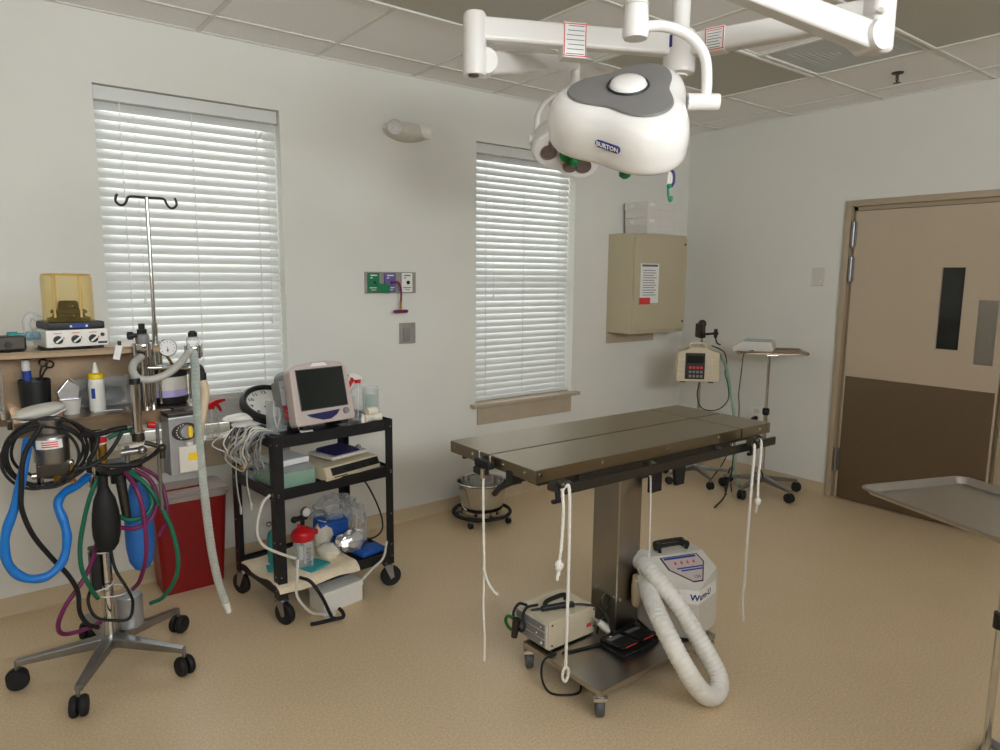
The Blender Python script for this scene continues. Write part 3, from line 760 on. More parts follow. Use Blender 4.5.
# end bracket with crank on the near short end
eb = MB(F).b2((-HL-.035, -.04, .955), (-HL-.003, .045, .986), .006).b2((-HL-.05, -.03, .935), (-HL-.02, .03, .96), .004)
part('end_clamp', eb, M['black'], ot)
part('clamp_screw', MB(F).cyl((-HL-.02, -.035, .97), (-HL-.02, -.035, 1.005), .005, n=10).cyl((-HL-.02, .03, .98), (-HL-.02, .03, 1.008), .005, n=10).cyl((-HL-.05, -.03, .93), (-HL-.05, -.03, .965), .008, n=12), M['chrome'], ot)
ck_ = MB(F).box((-HL-.0+.02, -.118, .945), (.05, .036, .05), .006)
ck_.tube([(-HL+.02, -.12, .93), (-HL-.005, -.075, .90), (-HL-.005, -.04, .868)], .011, 8, 5)
ck_.tube([(-HL+.03, -.13, .93), (-HL+.05, -.17, .945), (-HL+.06, -.2, .955)], .004, 8, 5)
part('crank', ck_, M['black'], ot)
# clamps that hold the ties on the side rail
def rail_clamp(x, y, z, name='rail_clamp'):
    k = MB().box((x, y, z), (.03, .03, .035), .005).cyl((x, y, z-.015), (x, y-.006, z-.045), .009, n=12).box((x, y-.004, z-.05), (.05, .016, .014), .005)
    o = part(name, k, M['blackmetal'], ot)
    part('knob', MB().cyl((x-.035, y-.004, z+.006), (x-.03, y-.026, z+.006), .0155, n=18).ball((x, y-.024, z+.008), .015, 14), M['dark'], o)
    part('spring_ball', MB().ball((x, y-.03, z+.012), .0065, 10), M['chrome'], o)
rail_clamp(-3.595, -2.30, .955); rail_clamp(-2.535, -2.322, .955)
part('bracket_bolt', MB().ball((-2.885, -2.075, .83), .011, 10).cyl((-2.885, -2.075, .83), (-2.885, -2.05, .83), .006, n=10), M['chrome'], ot)

# ---- rope ties
def rope(pts, r=.0055, loop=None, knot=None, label='', r2=None):
    t = thing('tie_rope', label, 'rope', pts[0], 0, 'white rope ties on the operating table')
    def tw(f, i): return 1+.10*math.sin(i*2.1)
    part('strand', MB().tube(pts, r, 8, 14, rf=tw), M['rope'], t)
    if r2: part('short_strand', MB().tube(r2, r, 8, 12, rf=tw), M['rope'], t)
    if loop:
        c = Vector(loop); part('end_loop', MB().tube([c+Vector((0, 0, .012)), c+Vector((.012, 0, 0)), c+Vector((.012, 0, -.025)), c+Vector((0, 0, -.04)), c+Vector((-.012, 0, -.025)), c+Vector((-.012, 0, 0))], r*.9, 8, 5, closed=True), M['rope'], t)
    if knot:
        c = Vector(knot); part('knot', MB().ball(c, (.014, .014, .018), 10).torus(c+Vector((0, -.004, -.005)), .011, .006, (0, 1, .3), 18, 6).tube([c, c+Vector((-.004, 0, -.03)), c+Vector((-.006, 0, -.05))], r*.9, 8, 4), M['rope'], t)
rope([(-3.675, -2.012, .955), (-3.680, -2.014, .90), (-3.678, -2.014, .75), (-3.674, -2.014, .60), (-3.678, -2.016, .45), (-3.672, -2.016, .33), (-3.674, -2.018, .245)], .0045, label='long thin rope tie hanging from the crank end of the table',
     r2=[(-3.678, -2.014, .60), (-3.67, -2.03, .55), (-3.655, -2.045, .515), (-3.64, -2.05, .50)])
rope([(-3.602, -2.328, .945), (-3.59, -2.336, .962), (-3.577, -2.338, .945), (-3.570, -2.335, .80), (-3.565, -2.33, .62), (-3.562, -2.326, .45), (-3.56, -2.322, .322)], .0055, loop=(-3.56, -2.322, .312),
     label='doubled rope tie ending in a loop at the near corner of the table', r2=[(-3.602, -2.332, .955), (-3.598, -2.334, .88), (-3.600, -2.332, .78), (-3.608, -2.33, .70), (-3.609, -2.33, .665)], knot=(-3.6085, -2.33, .70))
rope([(-2.550, -2.335, .952), (-2.546, -2.345, .93), (-2.546, -2.342, .78), (-2.545, -2.338, .55), (-2.54, -2.334, .37), (-2.544, -2.332, .27), (-2.525, -2.33, .17)], .0058, knot=(-2.500, -2.345, .70),
     label='rope tie with a knotted short end at the far front corner of the table', r2=[(-2.550, -2.335, .952), (-2.53, -2.345, .968), (-2.505, -2.347, .955), (-2.497, -2.345, .90), (-2.503, -2.345, .80), (-2.500, -2.345, .72)])
rope([(-2.872, -2.078, .81), (-2.868, -2.08, .79), (-2.862, -2.08, .65), (-2.858, -2.08, .5), (-2.855, -2.08, .37)], .004, label='single thin rope tie hanging beside the steel column')

# ================================================================== on the table base
es = thing('electrosurgical_unit', 'beige box unit with grey vented front on the table base', 'electrosurgical unit', (-3.18, -1.83, .122))
part('case', MB().b2((-3.312, -1.963, .130), (-3.05, -1.75, .248), .004), M['beige'], es)
for x in (-3.29, -3.07):
    for y in (-1.945, -1.77): part('foot', MB().cyl((x, y, .122), (x, y, .133), .012, n=12), M['black'], es)
fp = part('front_panel', MB().b2((-3.318, -1.955, .136), (-3.311, -1.758, .242), .002), M['offwhite'], es)
for k in range(3):
    z = .142+.033*k
    part('module', MB().b2((-3.322, -1.945, z), (-3.317, -1.768, z+.027), .002), M['grey'], fp)
part('button', MB().ball((-3.323, -1.93, .156), .006, 8).ball((-3.323, -1.90, .188), .004, 8).ball((-3.323, -1.925, .222), .004, 8), M['white'], fp)
part('rating_label', MB().b2((-3.10, -1.9645, .165), (-3.075, -1.9632, .181)), M['redlabel'], es, 'small red rating label')
for x, z in ((-3.295, .235), (-3.295, .148), (-3.06, .16), (-3.06, .235)): part('screw', MB().cyl((x, -1.963, z), (x, -1.966, z), .004, n=10), M['dark'], es)
hd = MB().tube([(-3.235, -1.85, .248), (-3.228, -1.85, .272), (-3.18, -1.85, .277), (-3.125, -1.85, .274), (-3.115, -1.85, .248)], .010, 8, 6)
part('carry_handle', hd, M['black'], es)
hp = thing('cautery_handpiece', 'black cautery handpiece lying across the beige electrosurgical unit with its cable looping down', 'handpiece', (-3.22, -1.87, .27))
part('grip', MB().cyl((-3.27, -1.87, .262), (-3.165, -1.905, .264), .012, .013, 14).box((0, 0, 0), (.06, .028, .022), .008, X=FR(-3.16, -1.908, .262, -.4)).cyl((-3.27, -1.87, .262), (-3.31, -1.85, .260), .006, .004, 10), M['black'], hp)
part('cable', MB().tube([(-3.135, -1.92, .262), (-3.10, -1.945, .26), (-3.05, -1.975, .245), (-3.03, -2.0, .2), (-3.02, -2.03, .15), (-3.05, -2.05, .13), (-3.12, -2.04, .128), (-3.20, -2.02, .127), (-3.27, -2.0, .126)], .005, 8, 6), M['black'], hp)
hp2 = thing('ring_handpiece', 'dark handpiece with a green ring hanging over the vented front of the beige unit', 'handpiece', (-3.345, -1.8, .13))
part('cable', MB().tube([(-3.25, -1.82, .254), (-3.31, -1.82, .258), (-3.338, -1.83, .23), (-3.345, -1.85, .20), (-3.345, -1.83, .17), (-3.34, -1.79, .18), (-3.335, -1.765, .22), (-3.31, -1.77, .256), (-3.29, -1.80, .256)], .006, 8, 6), M['black'], hp2)
part('body', MB().cyl((-3.345, -1.80, .21), (-3.35, -1.79, .13), .018, .014, 14), M['dark'], hp2)
part('ring', MB().torus((-3.348, -1.765, .18), .03, .007, (1, .15, .1), 28, 8), M['greenhandle'], hp2, 'green ring')
fpd = thing('foot_pedal', 'black double foot pedal in front of the table column', 'foot pedal', (-2.99, -2.11, .122))
part('base', MB().b2((-3.105, -2.175, .122), (-2.89, -2.045, .135), .004), M['rubber'], fpd)
part('spring_cover', MB().b2((-3.10, -2.06, .13), (-2.895, -2.04, .155), .006), M['black'], fpd)
for x0 in (-3.10, -2.992):
    X = FR(x0+.05, -2.11, .152, 0, -.16)
    p = part('pedal', MB(X).box((0, 0, 0), (.094, .115, .012), .004), M['black'], fpd)
    part('label', MB(X).b2((-.036, .02, .006), (.036, .045, .0066)), M['grey'], p)
    part('tread', MB(X).b2((-.04, -.045, .006), (.04, .012, .0065)), M['rubber'], p)
    part('red_edge', MB(X).b2((-.03, -.0585, -.004), (.03, -.0575, .0)), M['redlabel'], p)
part('power_cord', MB().tube([(-3.06, -1.985, .135), (-3.06, -2.0, .2), (-3.045, -2.035, .27), (-3.05, -2.04, .315), (-3.07, -2.03, .33), (-3.09, -2.035, .30), (-3.06, -2.045, .22), (-3.04, -2.055, .16), (-3.04, -2.07, .13)], .005, 8, 7), M['black'], es)
part('power_cord', MB().tube([(-3.295, -1.99, .128), (-3.352, -1.985, .12), (-3.372, -1.99, .08), (-3.36, -1.99, .02), (-3.362, -2.04, .007), (-3.32, -2.085, .007), (-3.27, -2.10, .007), (-3.22, -2.06, .007)], .0045, 8, 7), M['black'], es)
pc = thing('cord_connector', 'grey cord connector lying beside the foot pedal', 'connector', (-3.06, -2.06, .125))
part('shell', MB().cyl((-3.075, -2.005, .20), (-3.04, -2.035, .165), .014, .018, 14).cyl((-3.055, -2.05, .15), (-3.06, -2.06, .125), .012, n=12), M['offwhite'], pc)
part('strain_relief', MB().cyl((-3.075, -2.005, .20), (-3.09, -1.99, .215), .008, .006, 10), M['grey'], pc)

# warming unit: V-fronted body with sloped control panel
wc, wr = (-2.712, -2.135), math.atan2(-.326, .945)
WF = FR(wc[0], wc[1], .1235, wr)
wu = thing('warming_unit', 'pale grey patient warming unit with corrugated hose standing on the table base', 'warming unit', (wc[0], wc[1], .1235), wr)
fpnt = [(-.15, .125), (-.15, -.055), (0, -.14), (.15, -.055), (.15, .125)]
def inset(poly, s, dy=0): return [(x*s, y*s+dy) for x, y in poly]
body = MB(WF); K = len(fpnt)
lv = [(inset(fpnt, .97), 0.008), (fpnt, .02), (fpnt, .10), (inset(fpnt, .995), .21)]
vs = []
for poly, z in lv: vs += [(x, y, z) for x, y in poly]
# sloped top: front points low, back points high
top = [(-.125, .115, .318), (-.125, .03, .318), (0, .03, .318), (.125, .03, .318), (.125, .115, .318)]
mid = [(-.146, .122, .30), (-.146, -.05, .268), (0, -.134, .219), (.146, -.05, .268), (.146, .122, .30)]
vs += mid+top
fs = []
nl = 6
for j in range(nl-1):
    for k in range(K): fs.append([j*K+k, j*K+(k+1) % K, (j+1)*K+(k+1) % K, (j+1)*K+k])
fs.append(list(range(K))); fs.append([(nl-1)*K+k for k in range(K)])
body.add(vs, fs)
bb = part('body', body, M['offwhite'], wu, sharp=30)
part('foot_strip', MB(WF).prism(inset(fpnt, .9), .0, .01), M['black'], bb)
# control panel: shield plates on the two front slopes
def slope_frame(p, q, r):     # origin p, x towards q, in plane with r (local coordinates)
    return WF @ XF(p, Vector(q)-Vector(p), Vector(r)-Vector(p))
pm = (Vector(mid[1])+Vector(mid[2])+Vector(mid[3]))/3
# the shield lies over the ridge on the right-hand slope and the centre
Xs = slope_frame((.016, -.134, .219), (.1, -.134, .219), (.016, .03, .318))      # x across, y up the slope
sh = [(-.112, .178), (.072, .178), (.085, .135), (.03, .042), (-.015, .042), (-.1, .115)]
def shr(s): return [((x+.014)*s-.014, (y-.12)*s+.12) for x, y in sh]
part('control_panel', MB(Xs).prism(shr(1), .0, .0022), M['black'], wu, 'dark-edged shield-shaped control panel')
part('control_face', MB(Xs).prism(shr(.93), .002, .003), M['pinkgrey'], wu)
lg = MB(Xs)
for i in range(4): lg.box((-.055+.03*i, .14, .0036), (.008, .013, .003), .001)
part('button', lg, M['redlabel'], wu)
part('lettering', merge(MB(Xs).b2((-.098, .162, .003), (.058, .172, .0035)).b2((-.06, .11, .003), (.07, .117, .0035)).b2((-.045, .098, .003), (.06, .105, .0035)), text_mb('134', .022, Xs @ Matrix.Translation((.012, .065, .003)))), M['bluelabel'], wu)
# label wrapping the ridge: white band with lettering
for (p, q, txt, a, b) in ((fpnt[1], fpnt[2], 'W', .5, 1.0), (fpnt[2], fpnt[3], 'arm-U', 0, .9)):
    X = WF @ XF((p[0], p[1], .192), (q[0]-p[0], q[1]-p[1], 0), (0, 0, 1)); L = math.hypot(q[0]-p[0], q[1]-p[1])
    part('label_band', MB(X).b2((L*a, -.030, .0), (L*b, .030, .0012)), M['paper'], wu, 'white name label')
    if txt: part('label_lettering', text_mb(txt, .037, X @ Matrix.Translation((.053 if txt != 'W' else L-.017, -.003, .0013)), .0005, .0012), M['inkblue'], wu)
hb = MB(WF)
hb.tube([(-.07, .06, .318), (-.075, .055, .342), (-.06, .055, .349), (.05, .06, .349), (.07, .062, .342), (.066, .066, .318)], .009, 8, 5).tube([(-.07, .09, .318), (-.075, .095, .342), (-.06, .097, .349), (.05, .102, .349), (.07, .1, .342), (.066, .095, .318)], .009, 8, 5)
hb.box((-.065, .075, .347), (.025, .05, .014), .004).box((.06, .08, .347), (.02, .05, .014), .004)
part('carry_handle', hb, M['black'], wu)
hpts = [(-2.855, -2.03, .42), (-2.872, -2.08, .42), (-2.889, -2.14, .400), (-2.887, -2.24, .334), (-2.87, -2.32, .242), (-2.857, -2.38, .165), (-2.845, -2.43, .090), (-2.868, -2.455, .048), (-2.93, -2.462, .045), (-2.995, -2.455, .095), (-3.05, -2.42, .195), (-3.04, -2.32, .29), (-2.986, -2.22, .329), (-2.91, -2.12, .345), (-2.87, -2.07, .35)]
def corr(f, i): return 1.0+.035*math.sin(i*PI/2)
part('hose', MB().tube(hpts, .0368, 20, 12, rf=corr, even=.0045), M['hosewhite'], wu, 'white corrugated hose looping to the floor', sharp=60)
part('hose_cuff', MB().cyl((-2.835, -2.02, .43), (-2.875, -2.085, .408), .039, .039, 20), M['hosewhite'], wu)
part('hose_nozzle', MB().rings([(Vector((-2.885, -2.065, .365)), .036), (Vector((-2.89, -2.055, .32)), .03), (Vector((-2.895, -2.05, .25)), .02), (Vector((-2.897, -2.05, .235)), .012)], 16), M['wax'], wu, 'cream hose nozzle')
# ================================================================== kick bucket
bx, by = -2.415, -.285
bs = thing('bucket_stand', 'black ring dolly with small casters carrying the steel bucket', 'bucket stand', (bx, by, 0))
part('ring', MB().torus((bx, by, .062), .19, .012, n=48, k=10), M['rubber'], bs)
fr = MB()
for k in range(3):
    a = k*2*PI/3+.4; fr.tube([(bx+.19*math.cos(a), by+.19*math.sin(a), .06), (bx+.10*math.cos(a), by+.10*math.sin(a), .05), (bx, by, .05)], .006, 8, 4)
fr.cyl((bx, by, .046), (bx, by, .056), .05)
part('spokes', fr, M['dark'], bs)
for k in range(4):
    a = k*PI/2+.55; x, y = bx+.19*math.cos(a), by+.19*math.sin(a)
    c = MB().cyl((x, y, .07), (x, y, .045), .007, n=10).b2((x-.009, y-.012, .018), (x+.009, y+.012, .05), .003)
    o = part('caster', c, M['alu'], bs)
    part('wheel', MB().cyl((x-.010, y, .021), (x+.010, y, .021), .021, n=18), M['rubber'], o)
bk = thing('kick_bucket', 'shiny steel bucket standing in a black ring dolly under the window', 'bucket', (bx, by, .058))
part('pail', MB().lathe([(0, .060), (.128, .060), (.136, .068), (.164, .262), (.170, .266), (.175, .272), (.170, .278), (.162, .272), (.160, .262), (.131, .072), (0, .068)], (bx, by, 0), n=40), M['chrome'], bk)
ba = MB().tube([(bx-.172, by-.01, .25), (bx-.184, by-.02, .20), (bx-.178, by-.03, .14), (bx-.160, by-.05, .11)], .004, 8, 5)
part('bail_handle', ba, M['alu'], bk)
for s in (-1, 1): part('ear', MB().cyl((bx+s*.158, by, .25), (bx+s*.174, by, .25), .012, n=14), M['alu'], bk)

# ================================================================== star bases for stands
def star(root, c, zhub, R, a0, metal, hub_r=.03, leg_w=.034, wheel_r=.028, n=5, zend=.075, hood=False):
    cx, cy = c
    hb = MB().cyl((cx, cy, zhub-.03), (cx, cy, zhub+.02), hub_r, n=20)
    part('hub', hb, M[metal], root)
    for k in range(n):
        a = a0+2*PI*k/n; d = Vector((math.cos(a), math.sin(a), 0)); pe = Vector((cx, cy, 0))+d*R
        p0 = Vector((cx, cy, zhub))+d*hub_r*.6; p1 = Vector((pe.x, pe.y, zend+.012))
        lg = arm_box(p0, p1, leg_w*1.25, .042, leg_w*.62, .022, .006)
        lg.cyl((pe.x, pe.y, zend+.02), (pe.x, pe.y, wheel_r*1.9), .0075, n=10)
        L = part('leg', lg, M[metal], root)
        w = MB(); t = Vector((-d.y, d.x, 0)).lerp(d, .35 if k % 2 else -.25).normalized()
        q = Vector((pe.x, pe.y, wheel_r))
        for s in (-1, 1):
            w.lathe([(.004, -.30*wheel_r), (wheel_r*.9, -.30*wheel_r), (wheel_r, -.16*wheel_r), (wheel_r, .1*wheel_r), (wheel_r*.84, .30*wheel_r), (.004, .34*wheel_r)], q+t*(s*.42*wheel_r), t*s, 20, cap=True)
        w.cyl((pe.x, pe.y, wheel_r*.8), (pe.x, pe.y, wheel_r*1.95), .011, n=12)
        part('caster', w, M['rubber'], L)

# ================================================================== infusion pump stand in the corner
px_, py_ = -.475, -.555
st = thing('pump_stand', 'steel five-legged stand in the corner holding the beige infusion pump', 'stand', (px_, py_, 0))
star(st, (px_, py_), .11, .27, -.80, 'alu', wheel_r=.03)
part('pole', MB().cyl((px_, py_, .1), (px_, py_, 1.25), .0125, n=16), M['chrome'], st)
cl = MB().b2((px_-.022, py_-.022, 1.15), (px_+.022, py_+.022, 1.20), .005).cyl((px_, py_, 1.18), (px_+.11, py_-.05, 1.185), .009, n=10)
cl.ball((px_+.11, py_-.05, 1.185), .022, 12).cyl((px_+.11, py_-.05, 1.22), (px_+.11, py_-.05, 1.15), .014, n=12).tube([(px_+.11, py_-.05, 1.15), (px_+.12, py_-.06, 1.11), (px_+.15, py_-.07, 1.095)], .006, 8, 5)
part('clamp', cl, M['black'], st)
part('clamp_knob', MB().b2((px_-.078, py_-.03, 1.16), (px_-.045, py_+.01, 1.27), .01).cyl((px_-.06, py_, 1.215), (px_, py_, 1.215), .01, n=12).ball((px_, py_, 1.262), .033, 14).cyl((px_, py_-.01, 1.25), (px_, py_-.01, 1.19), .018, n=14), M['dark'], st)
# pump: turned towards the room
pr = math.radians(-45)
PF = FR(px_-.120, py_-.055, .83, pr) @ Matrix.Diagonal((.84, .84, .96, 1))
pu = thing('infusion_pump', 'boxy beige infusion pump with a black display panel clamped to its stand', 'pump', (px_-.092, py_-.066, .835), pr)
bpoly = [(-.185, .0), (.185, .0), (.19, .012), (.186, .225), (.175, .242), (.09, .25), (.075, .275), (-.075, .275), (-.09, .25), (-.172, .242), (-.184, .225), (-.19, .012)]
part('case', MB(PF).prism(bpoly, -.08, .08, X=Matrix.Rotation(PI/2, 4, 'X'), bev=.006), M['beige'], pu)
fp = part('display_panel', MB(PF).b2((-.115, -.086, .02), (.06, -.079, .23), .003), M['black'], pu)
part('screen', MB(PF).b2((-.1, -.0885, .15), (.045, -.086, .21), .001), M['screen'], fp)
kb = MB(PF)
for i in range(4):
    for j in range(3): kb.mi(0 if j != 2 else 1).b2((-.08+.033*i, -.0885, .035+.034*j), (-.058+.033*i, -.086, .055+.034*j), .001, 1)
part('keys', kb, [M['grey'], M['redlabel']], fp, kind='stuff')
bt = MB(PF)
for z in (.05, .09, .13, .17):
    for x in (-.165, -.135, .09, .125): bt.b2((x-.010, -.0835, z), (x+.010, -.08, z+.014), .001, 1)
part('side_keys', bt, M['offwhite'], pu, kind='stuff')
part('carry_handle', MB(PF).tube([(-.07, 0, .27), (-.06, 0, .30), (.06, 0, .30), (.07, 0, .27)], .010, 8, 5), M['beige'], pu)
for x in (-.15, .10): part('foot', MB(PF).b2((x, -.05, -.012), (x+.05, .05, .002), .003), M['rubber'], pu)
part('clamp_block', MB(PF).b2((.0, .08, .06), (.06, .125, .16), .006), M['dark'], pu)
solo('drip_tube', MB().tube([(px_+.12, py_-.09, 1.02), (px_+.15, py_-.13, .93), (px_+.17, py_-.17, .75), (px_+.19, py_-.2, .55), (px_+.20, py_-.22, .30), (px_+.18, py_-.25, .06), (px_+.1, py_-.35, .012)], .013, 10, 7), M['cleargreen'], 'pale green tube hanging from the infusion pump', 'tube')
solo('pump_cable', MB().tube([(px_+.08, py_-.04, 1.09), (px_+.17, py_-.09, 1.04), (px_+.19, py_-.11, .95), (px_+.13, py_-.14, .88), (px_+.15, py_-.16, .78), (px_+.16, py_-.16, .66), (px_+.08, py_-.12, .585), (px_-.03, py_-.06, .60), (px_-.06, py_-.03, .70), (px_-.045, py_-.03, .80)], .0045, 8, 7), M['black'], 'thin black cable looping down beside the infusion pump', 'cable')
solo('corner_cord', MB().tube([(-.62, -.95, .006), (-.50, -.86, .006), (-.40, -.80, .05), (-.36, -.80, .13), (-.45, -.88, .16), (-.6, -.95, .1), (-.75, -1.02, .03), (-.95, -1.08, .006)], .006, 8, 7), M['black'], 'black cord trailing over the feet of the pump stand', 'cord')

# ================================================================== instrument (mayo) stand
mx, my = -.335, -1.06
ms = thing('instrument_stand', 'slim five-legged steel stand with a flat tray frame by the door', 'instrument stand', (mx, my, 0))
star(ms, (mx, my), .115, .28, -1.83, 'alu', wheel_r=.036, leg_w=.04)
part('outer_pole', MB().cyl((mx, my, .1), (mx, my, .62), .0145, n=16), M['chrome'], ms)
part('inner_pole', MB().cyl((mx, my, .62), (mx, my, 1.055), .0115, n=16), M['chrome'], ms)
part('collar', MB().rings([(Vector((mx, my, .60)), .018), (Vector((mx, my, .61)), .026), (Vector((mx, my, .645)), .026), (Vector((mx, my, .655)), .017)], 18).cyl((mx, my, .63), (mx-.035, my-.03, .63), .011, n=12).ball((mx-.038, my-.033, .63), .014, 10), M['black'], ms)
part('foot_lever', MB().tube([(mx-.03, my-.03, .13), (mx-.08, my-.05, .17), (mx-.10, my-.05, .20)], .006, 8, 4), M['dark'], ms)
ta = math.radians(-50)                  # long axis of the tray
TF = FR(mx-.01, my-.01, 1.07, ta)
part('tray_frame', MB(TF).tube([(-.20, -.13, .006), (.20, -.13, .006), (.235, -.10, .02), (.235, .10, .02), (.20, .13, .006), (-.20, .13, .006), (-.235, .10, .006), (-.235, -.10, .006)], .007, 8, 4, True).tube([(-.2, 0, -.008), (.2, 0, -.008)], .008, 8, 4).b2((-.04, -.13, -.012), (.04, .13, .0), .004), M['chrome'], ms)
def pan(F, sx, sy, h, r=.04, lip=.014, th=.0012):
    """pressed tray: flat floor, sloped walls, rolled lip"""
    def loop(dx, dy, rr, z, k=6):
        out = []
        for qx, qy, a0 in ((1, 1, 0), (-1, 1, PI/2), (-1, -1, PI), (1, -1, 3*PI/2)):
            for i in range(k+1):
                a = a0+PI/2*i/k; out.append((qx*(dx-rr)+rr*math.cos(a), qy*(dy-rr)+rr*math.sin(a), z))
        return out
    L = [loop(sx-.010-h*.35, sy-.010-h*.35, r*.8, .004), loop(sx-.004-h*.25, sy-.004-h*.25, r, 0.0085), loop(sx, sy, r+.006, h), loop(sx+lip*.5, sy+lip*.5, r+.012, h+.003), loop(sx+lip, sy+lip, r+.016, h), loop(sx+lip, sy+lip, r+.016, h-.004),
         loop(sx+lip*.4, sy+lip*.4, r+.010, h-.002), loop(sx-.003-h*.2, sy-.003-h*.2, r, .004), loop(sx-.010-h*.33, sy-.010-h*.33, r*.8, 0.0)]
    K = len(L[0]); mb = MB(F); vs = [v for l in L for v in l]
    fs = [[j*K+k, j*K+(k+1) % K, (j+1)*K+(k+1) % K, (j+1)*K+k] for j in range(len(L)-1) for k in range(K)]
    fs += [list(range(K)), [(len(L)-1)*K+k for k in range(K)]]
    mb.add(vs, fs); return mb
solo('instrument_tray', pan(FR(mx-.01, my-.01, 1.078, ta), .235, .155, .016, .03, .010), M['reflsteel'], 'shallow steel tray on top of the slim instrument stand', 'tray', sharp=50)
DF = FR(mx-.10, my+.07, 1.083, ta-.25) @ Matrix.Scale(1.3, 4)
dv = thing('doppler_unit', 'small white electronic unit with a sloping front lying on the instrument tray', 'device', (mx-.10, my+.07, 1.083), ta-.25)
part('case', MB(DF).prism([(-.10, 0), (.10, 0), (.115, .02), (.10, .062), (-.05, .062), (-.11, .025)], -.085, .085, X=Matrix.Rotation(PI/2, 4, 'X'), bev=.006), M['offwhite'], dv)
part('top_cover', MB(DF).b2((-.05, -.075, .061), (.09, .075, .066), .003), M['clearblue'], dv)
part('front_panel', MB(DF).box((0, 0, 0), (.07, .12, .002), .0005, X=FR(-.083, 0, .046, 0, 0, -.6)), M['pinkgrey'], dv)
solo('black_probe', MB().cyl((mx-.20, my+.02, 1.094), (mx-.13, my-.0, 1.098), .008, .013, 12).cyl((mx-.20, my+.02, 1.094), (mx-.225, my+.03, 1.093), .008, .003, 10), M['black'], 'black probe resting on the edge of the instrument tray', 'probe')
solo('probe_cable', MB().tube([(mx-.225, my+.03, 1.093), (mx-.255, my+.05, 1.07), (mx-.26, my+.055, .98), (mx-.265, my+.06, .88), (mx-.275, my+.06, .78), (mx-.262, my+.06, .70), (mx-.258, my+.06, .62), (mx-.27, my+.065, .55), (mx-.28, my+.07, .48), (mx-.27, my+.08, .30), (mx-.25, my+.1, .10), (mx-.2, my+.12, .008)], .0042, 8, 7), M['dark'], 'thin wavy cable hanging from the probe on the instrument tray', 'cable')

# ================================================================== baking-sheet style tray in front on its stand
sa = math.radians(-21)
SF = FR(-2.69, -3.255, .925, sa)
ss = thing('tray_stand', 'steel tray stand under the large tray by the camera', 'tray stand', (-2.66, -3.35, 0), sa)
G = FR(-2.70, -3.262, 0, sa)
part('tray_frame', MB(G).tube([(-.12, -.2, .915), (.12, -.2, .915), (.13, -.19, .915), (.13, .19, .915), (.12, .2, .915), (-.12, .2, .915), (-.13, .19, .915), (-.13, -.19, .915)], .007, 8, 3, True).b2((-.12, -.03, .905), (.12, .03, .918), .003), M['chrome'], ss)
part('pole', MB(G).cyl((.098, .05, .05), (.098, .05, .905), .011), M['chrome'], ss)
part('collar', MB(G).cyl((.098, .05, .55), (.098, .05, .60), .02), M['black'], ss)
part('foot_base', MB(G).tube([(-.2, .2, .03), (-.18, -.25, .03), (.05, -.3, .03), (.28, -.25, .03), (.3, .2, .03)], .016, 10, 5).tube([(.30, .19, .03), (.098, .05, .05), (.05, -.3, .03)], .014, 10, 4), M['alu'], ss)
solo('sheet_tray', pan(SF, .213, .315, .024, .028, .014), M['steel'], 'large shallow metal tray nearest the camera by the door', 'tray', sharp=50)
# ================================================================== black equipment cart
CA = math.radians(6); CX, CY = -3.72, -.62
CF = FR(CX, CY, 0, CA)
def cw(x, y, z=0.0): return CF @ Vector((x, y, z))
ct = thing('equipment_cart', 'black three-shelf equipment cart on casters by the wall', 'cart', (CX, CY, 0), CA)
W2, D2 = .318, .232
for z0, z1, nm in ((.842, .898, 'top_shelf'), (.598, .652, 'middle_shelf'), (.142, .196, 'bottom_shelf')):
    mb = MB(CF); top = z1-.012 if nm != 'top_shelf' else z1-.010
    mb.b2((-W2+.004, -D2+.004, top-.006), (W2-.004, D2-.004, top), .001, 1)
    for b in ((-W2, -D2, W2, -D2+.006), (-W2, D2-.006, W2, D2), (-W2, -D2+.006, -W2+.006, D2-.006), (W2-.006, -D2+.006, W2, D2-.006)):
        mb.b2((b[0], b[1], z0), (b[2], b[3], z1), .002, 1)
    part(nm, mb, M['blackmetal'], ct)
def cart_caster(x, y, a, parent):
    mb = MB(CF).cyl((x, y, .142), (x, y, .118), .022, n=16)
    X = FR(x, y, 0, a)
    mb.box((0, 0, .115), (.05, .05, .006), .001, 1, X=X)
    for s in (-1, 1): mb.prism([(-.022, .115), (.022, .115), (.030, .05), (.012, .04)], s*.019-.0015, s*.019+.0015, X=X @ XF((0, 0, 0), (1, 0, 0), (0, 0, 1)))
    o = part('caster', mb, M['alu'], parent)
    c = X @ Vector((.016, 0, .054)); ax = X.to_3x3() @ Vector((0, 1, 0))
    part('wheel', MB(CF).lathe([(.008, -.013), (.034, -.012), (.046, -.015), (.054, -.009), (.054, .009), (.046, .015), (.034, .012), (.008, .013)], c, ax, 28, cap=True), M['rubber'], o)
for sx in (-1, 1):
    for sy in (-1, 1):
        mb = MB(CF); x, y = sx*W2, sy*D2
        mb.b2((x, y, .125), (x-sx*.042, y+sy*.003, .897), .001, 1); mb.b2((x, y+sy*.003, .125), (x+sx*.003, y-sy*.046, .897), .001, 1)
        lg = part('leg', mb, M['blackmetal'], ct)
        bl = MB(CF)
        for z in (.17, .235, .40, .62, .63, .86): bl.cyl((x-sx*.012, y+sy*.003, z), (x-sx*.012, y+sy*.006, z), .004, n=8); bl.cyl((x+sx*.003, y-sy*.02, z), (x+sx*.006, y-sy*.02, z), .004, n=8)
        part('bolts', bl, M['alu'], lg, kind='stuff')
        cart_caster(x-sx*.022, y-sy*.022, {(-1, -1): -1.2, (1, -1): -.3, (-1, 1): 1.9, (1, 1): .7}[(sx, sy)], ct)

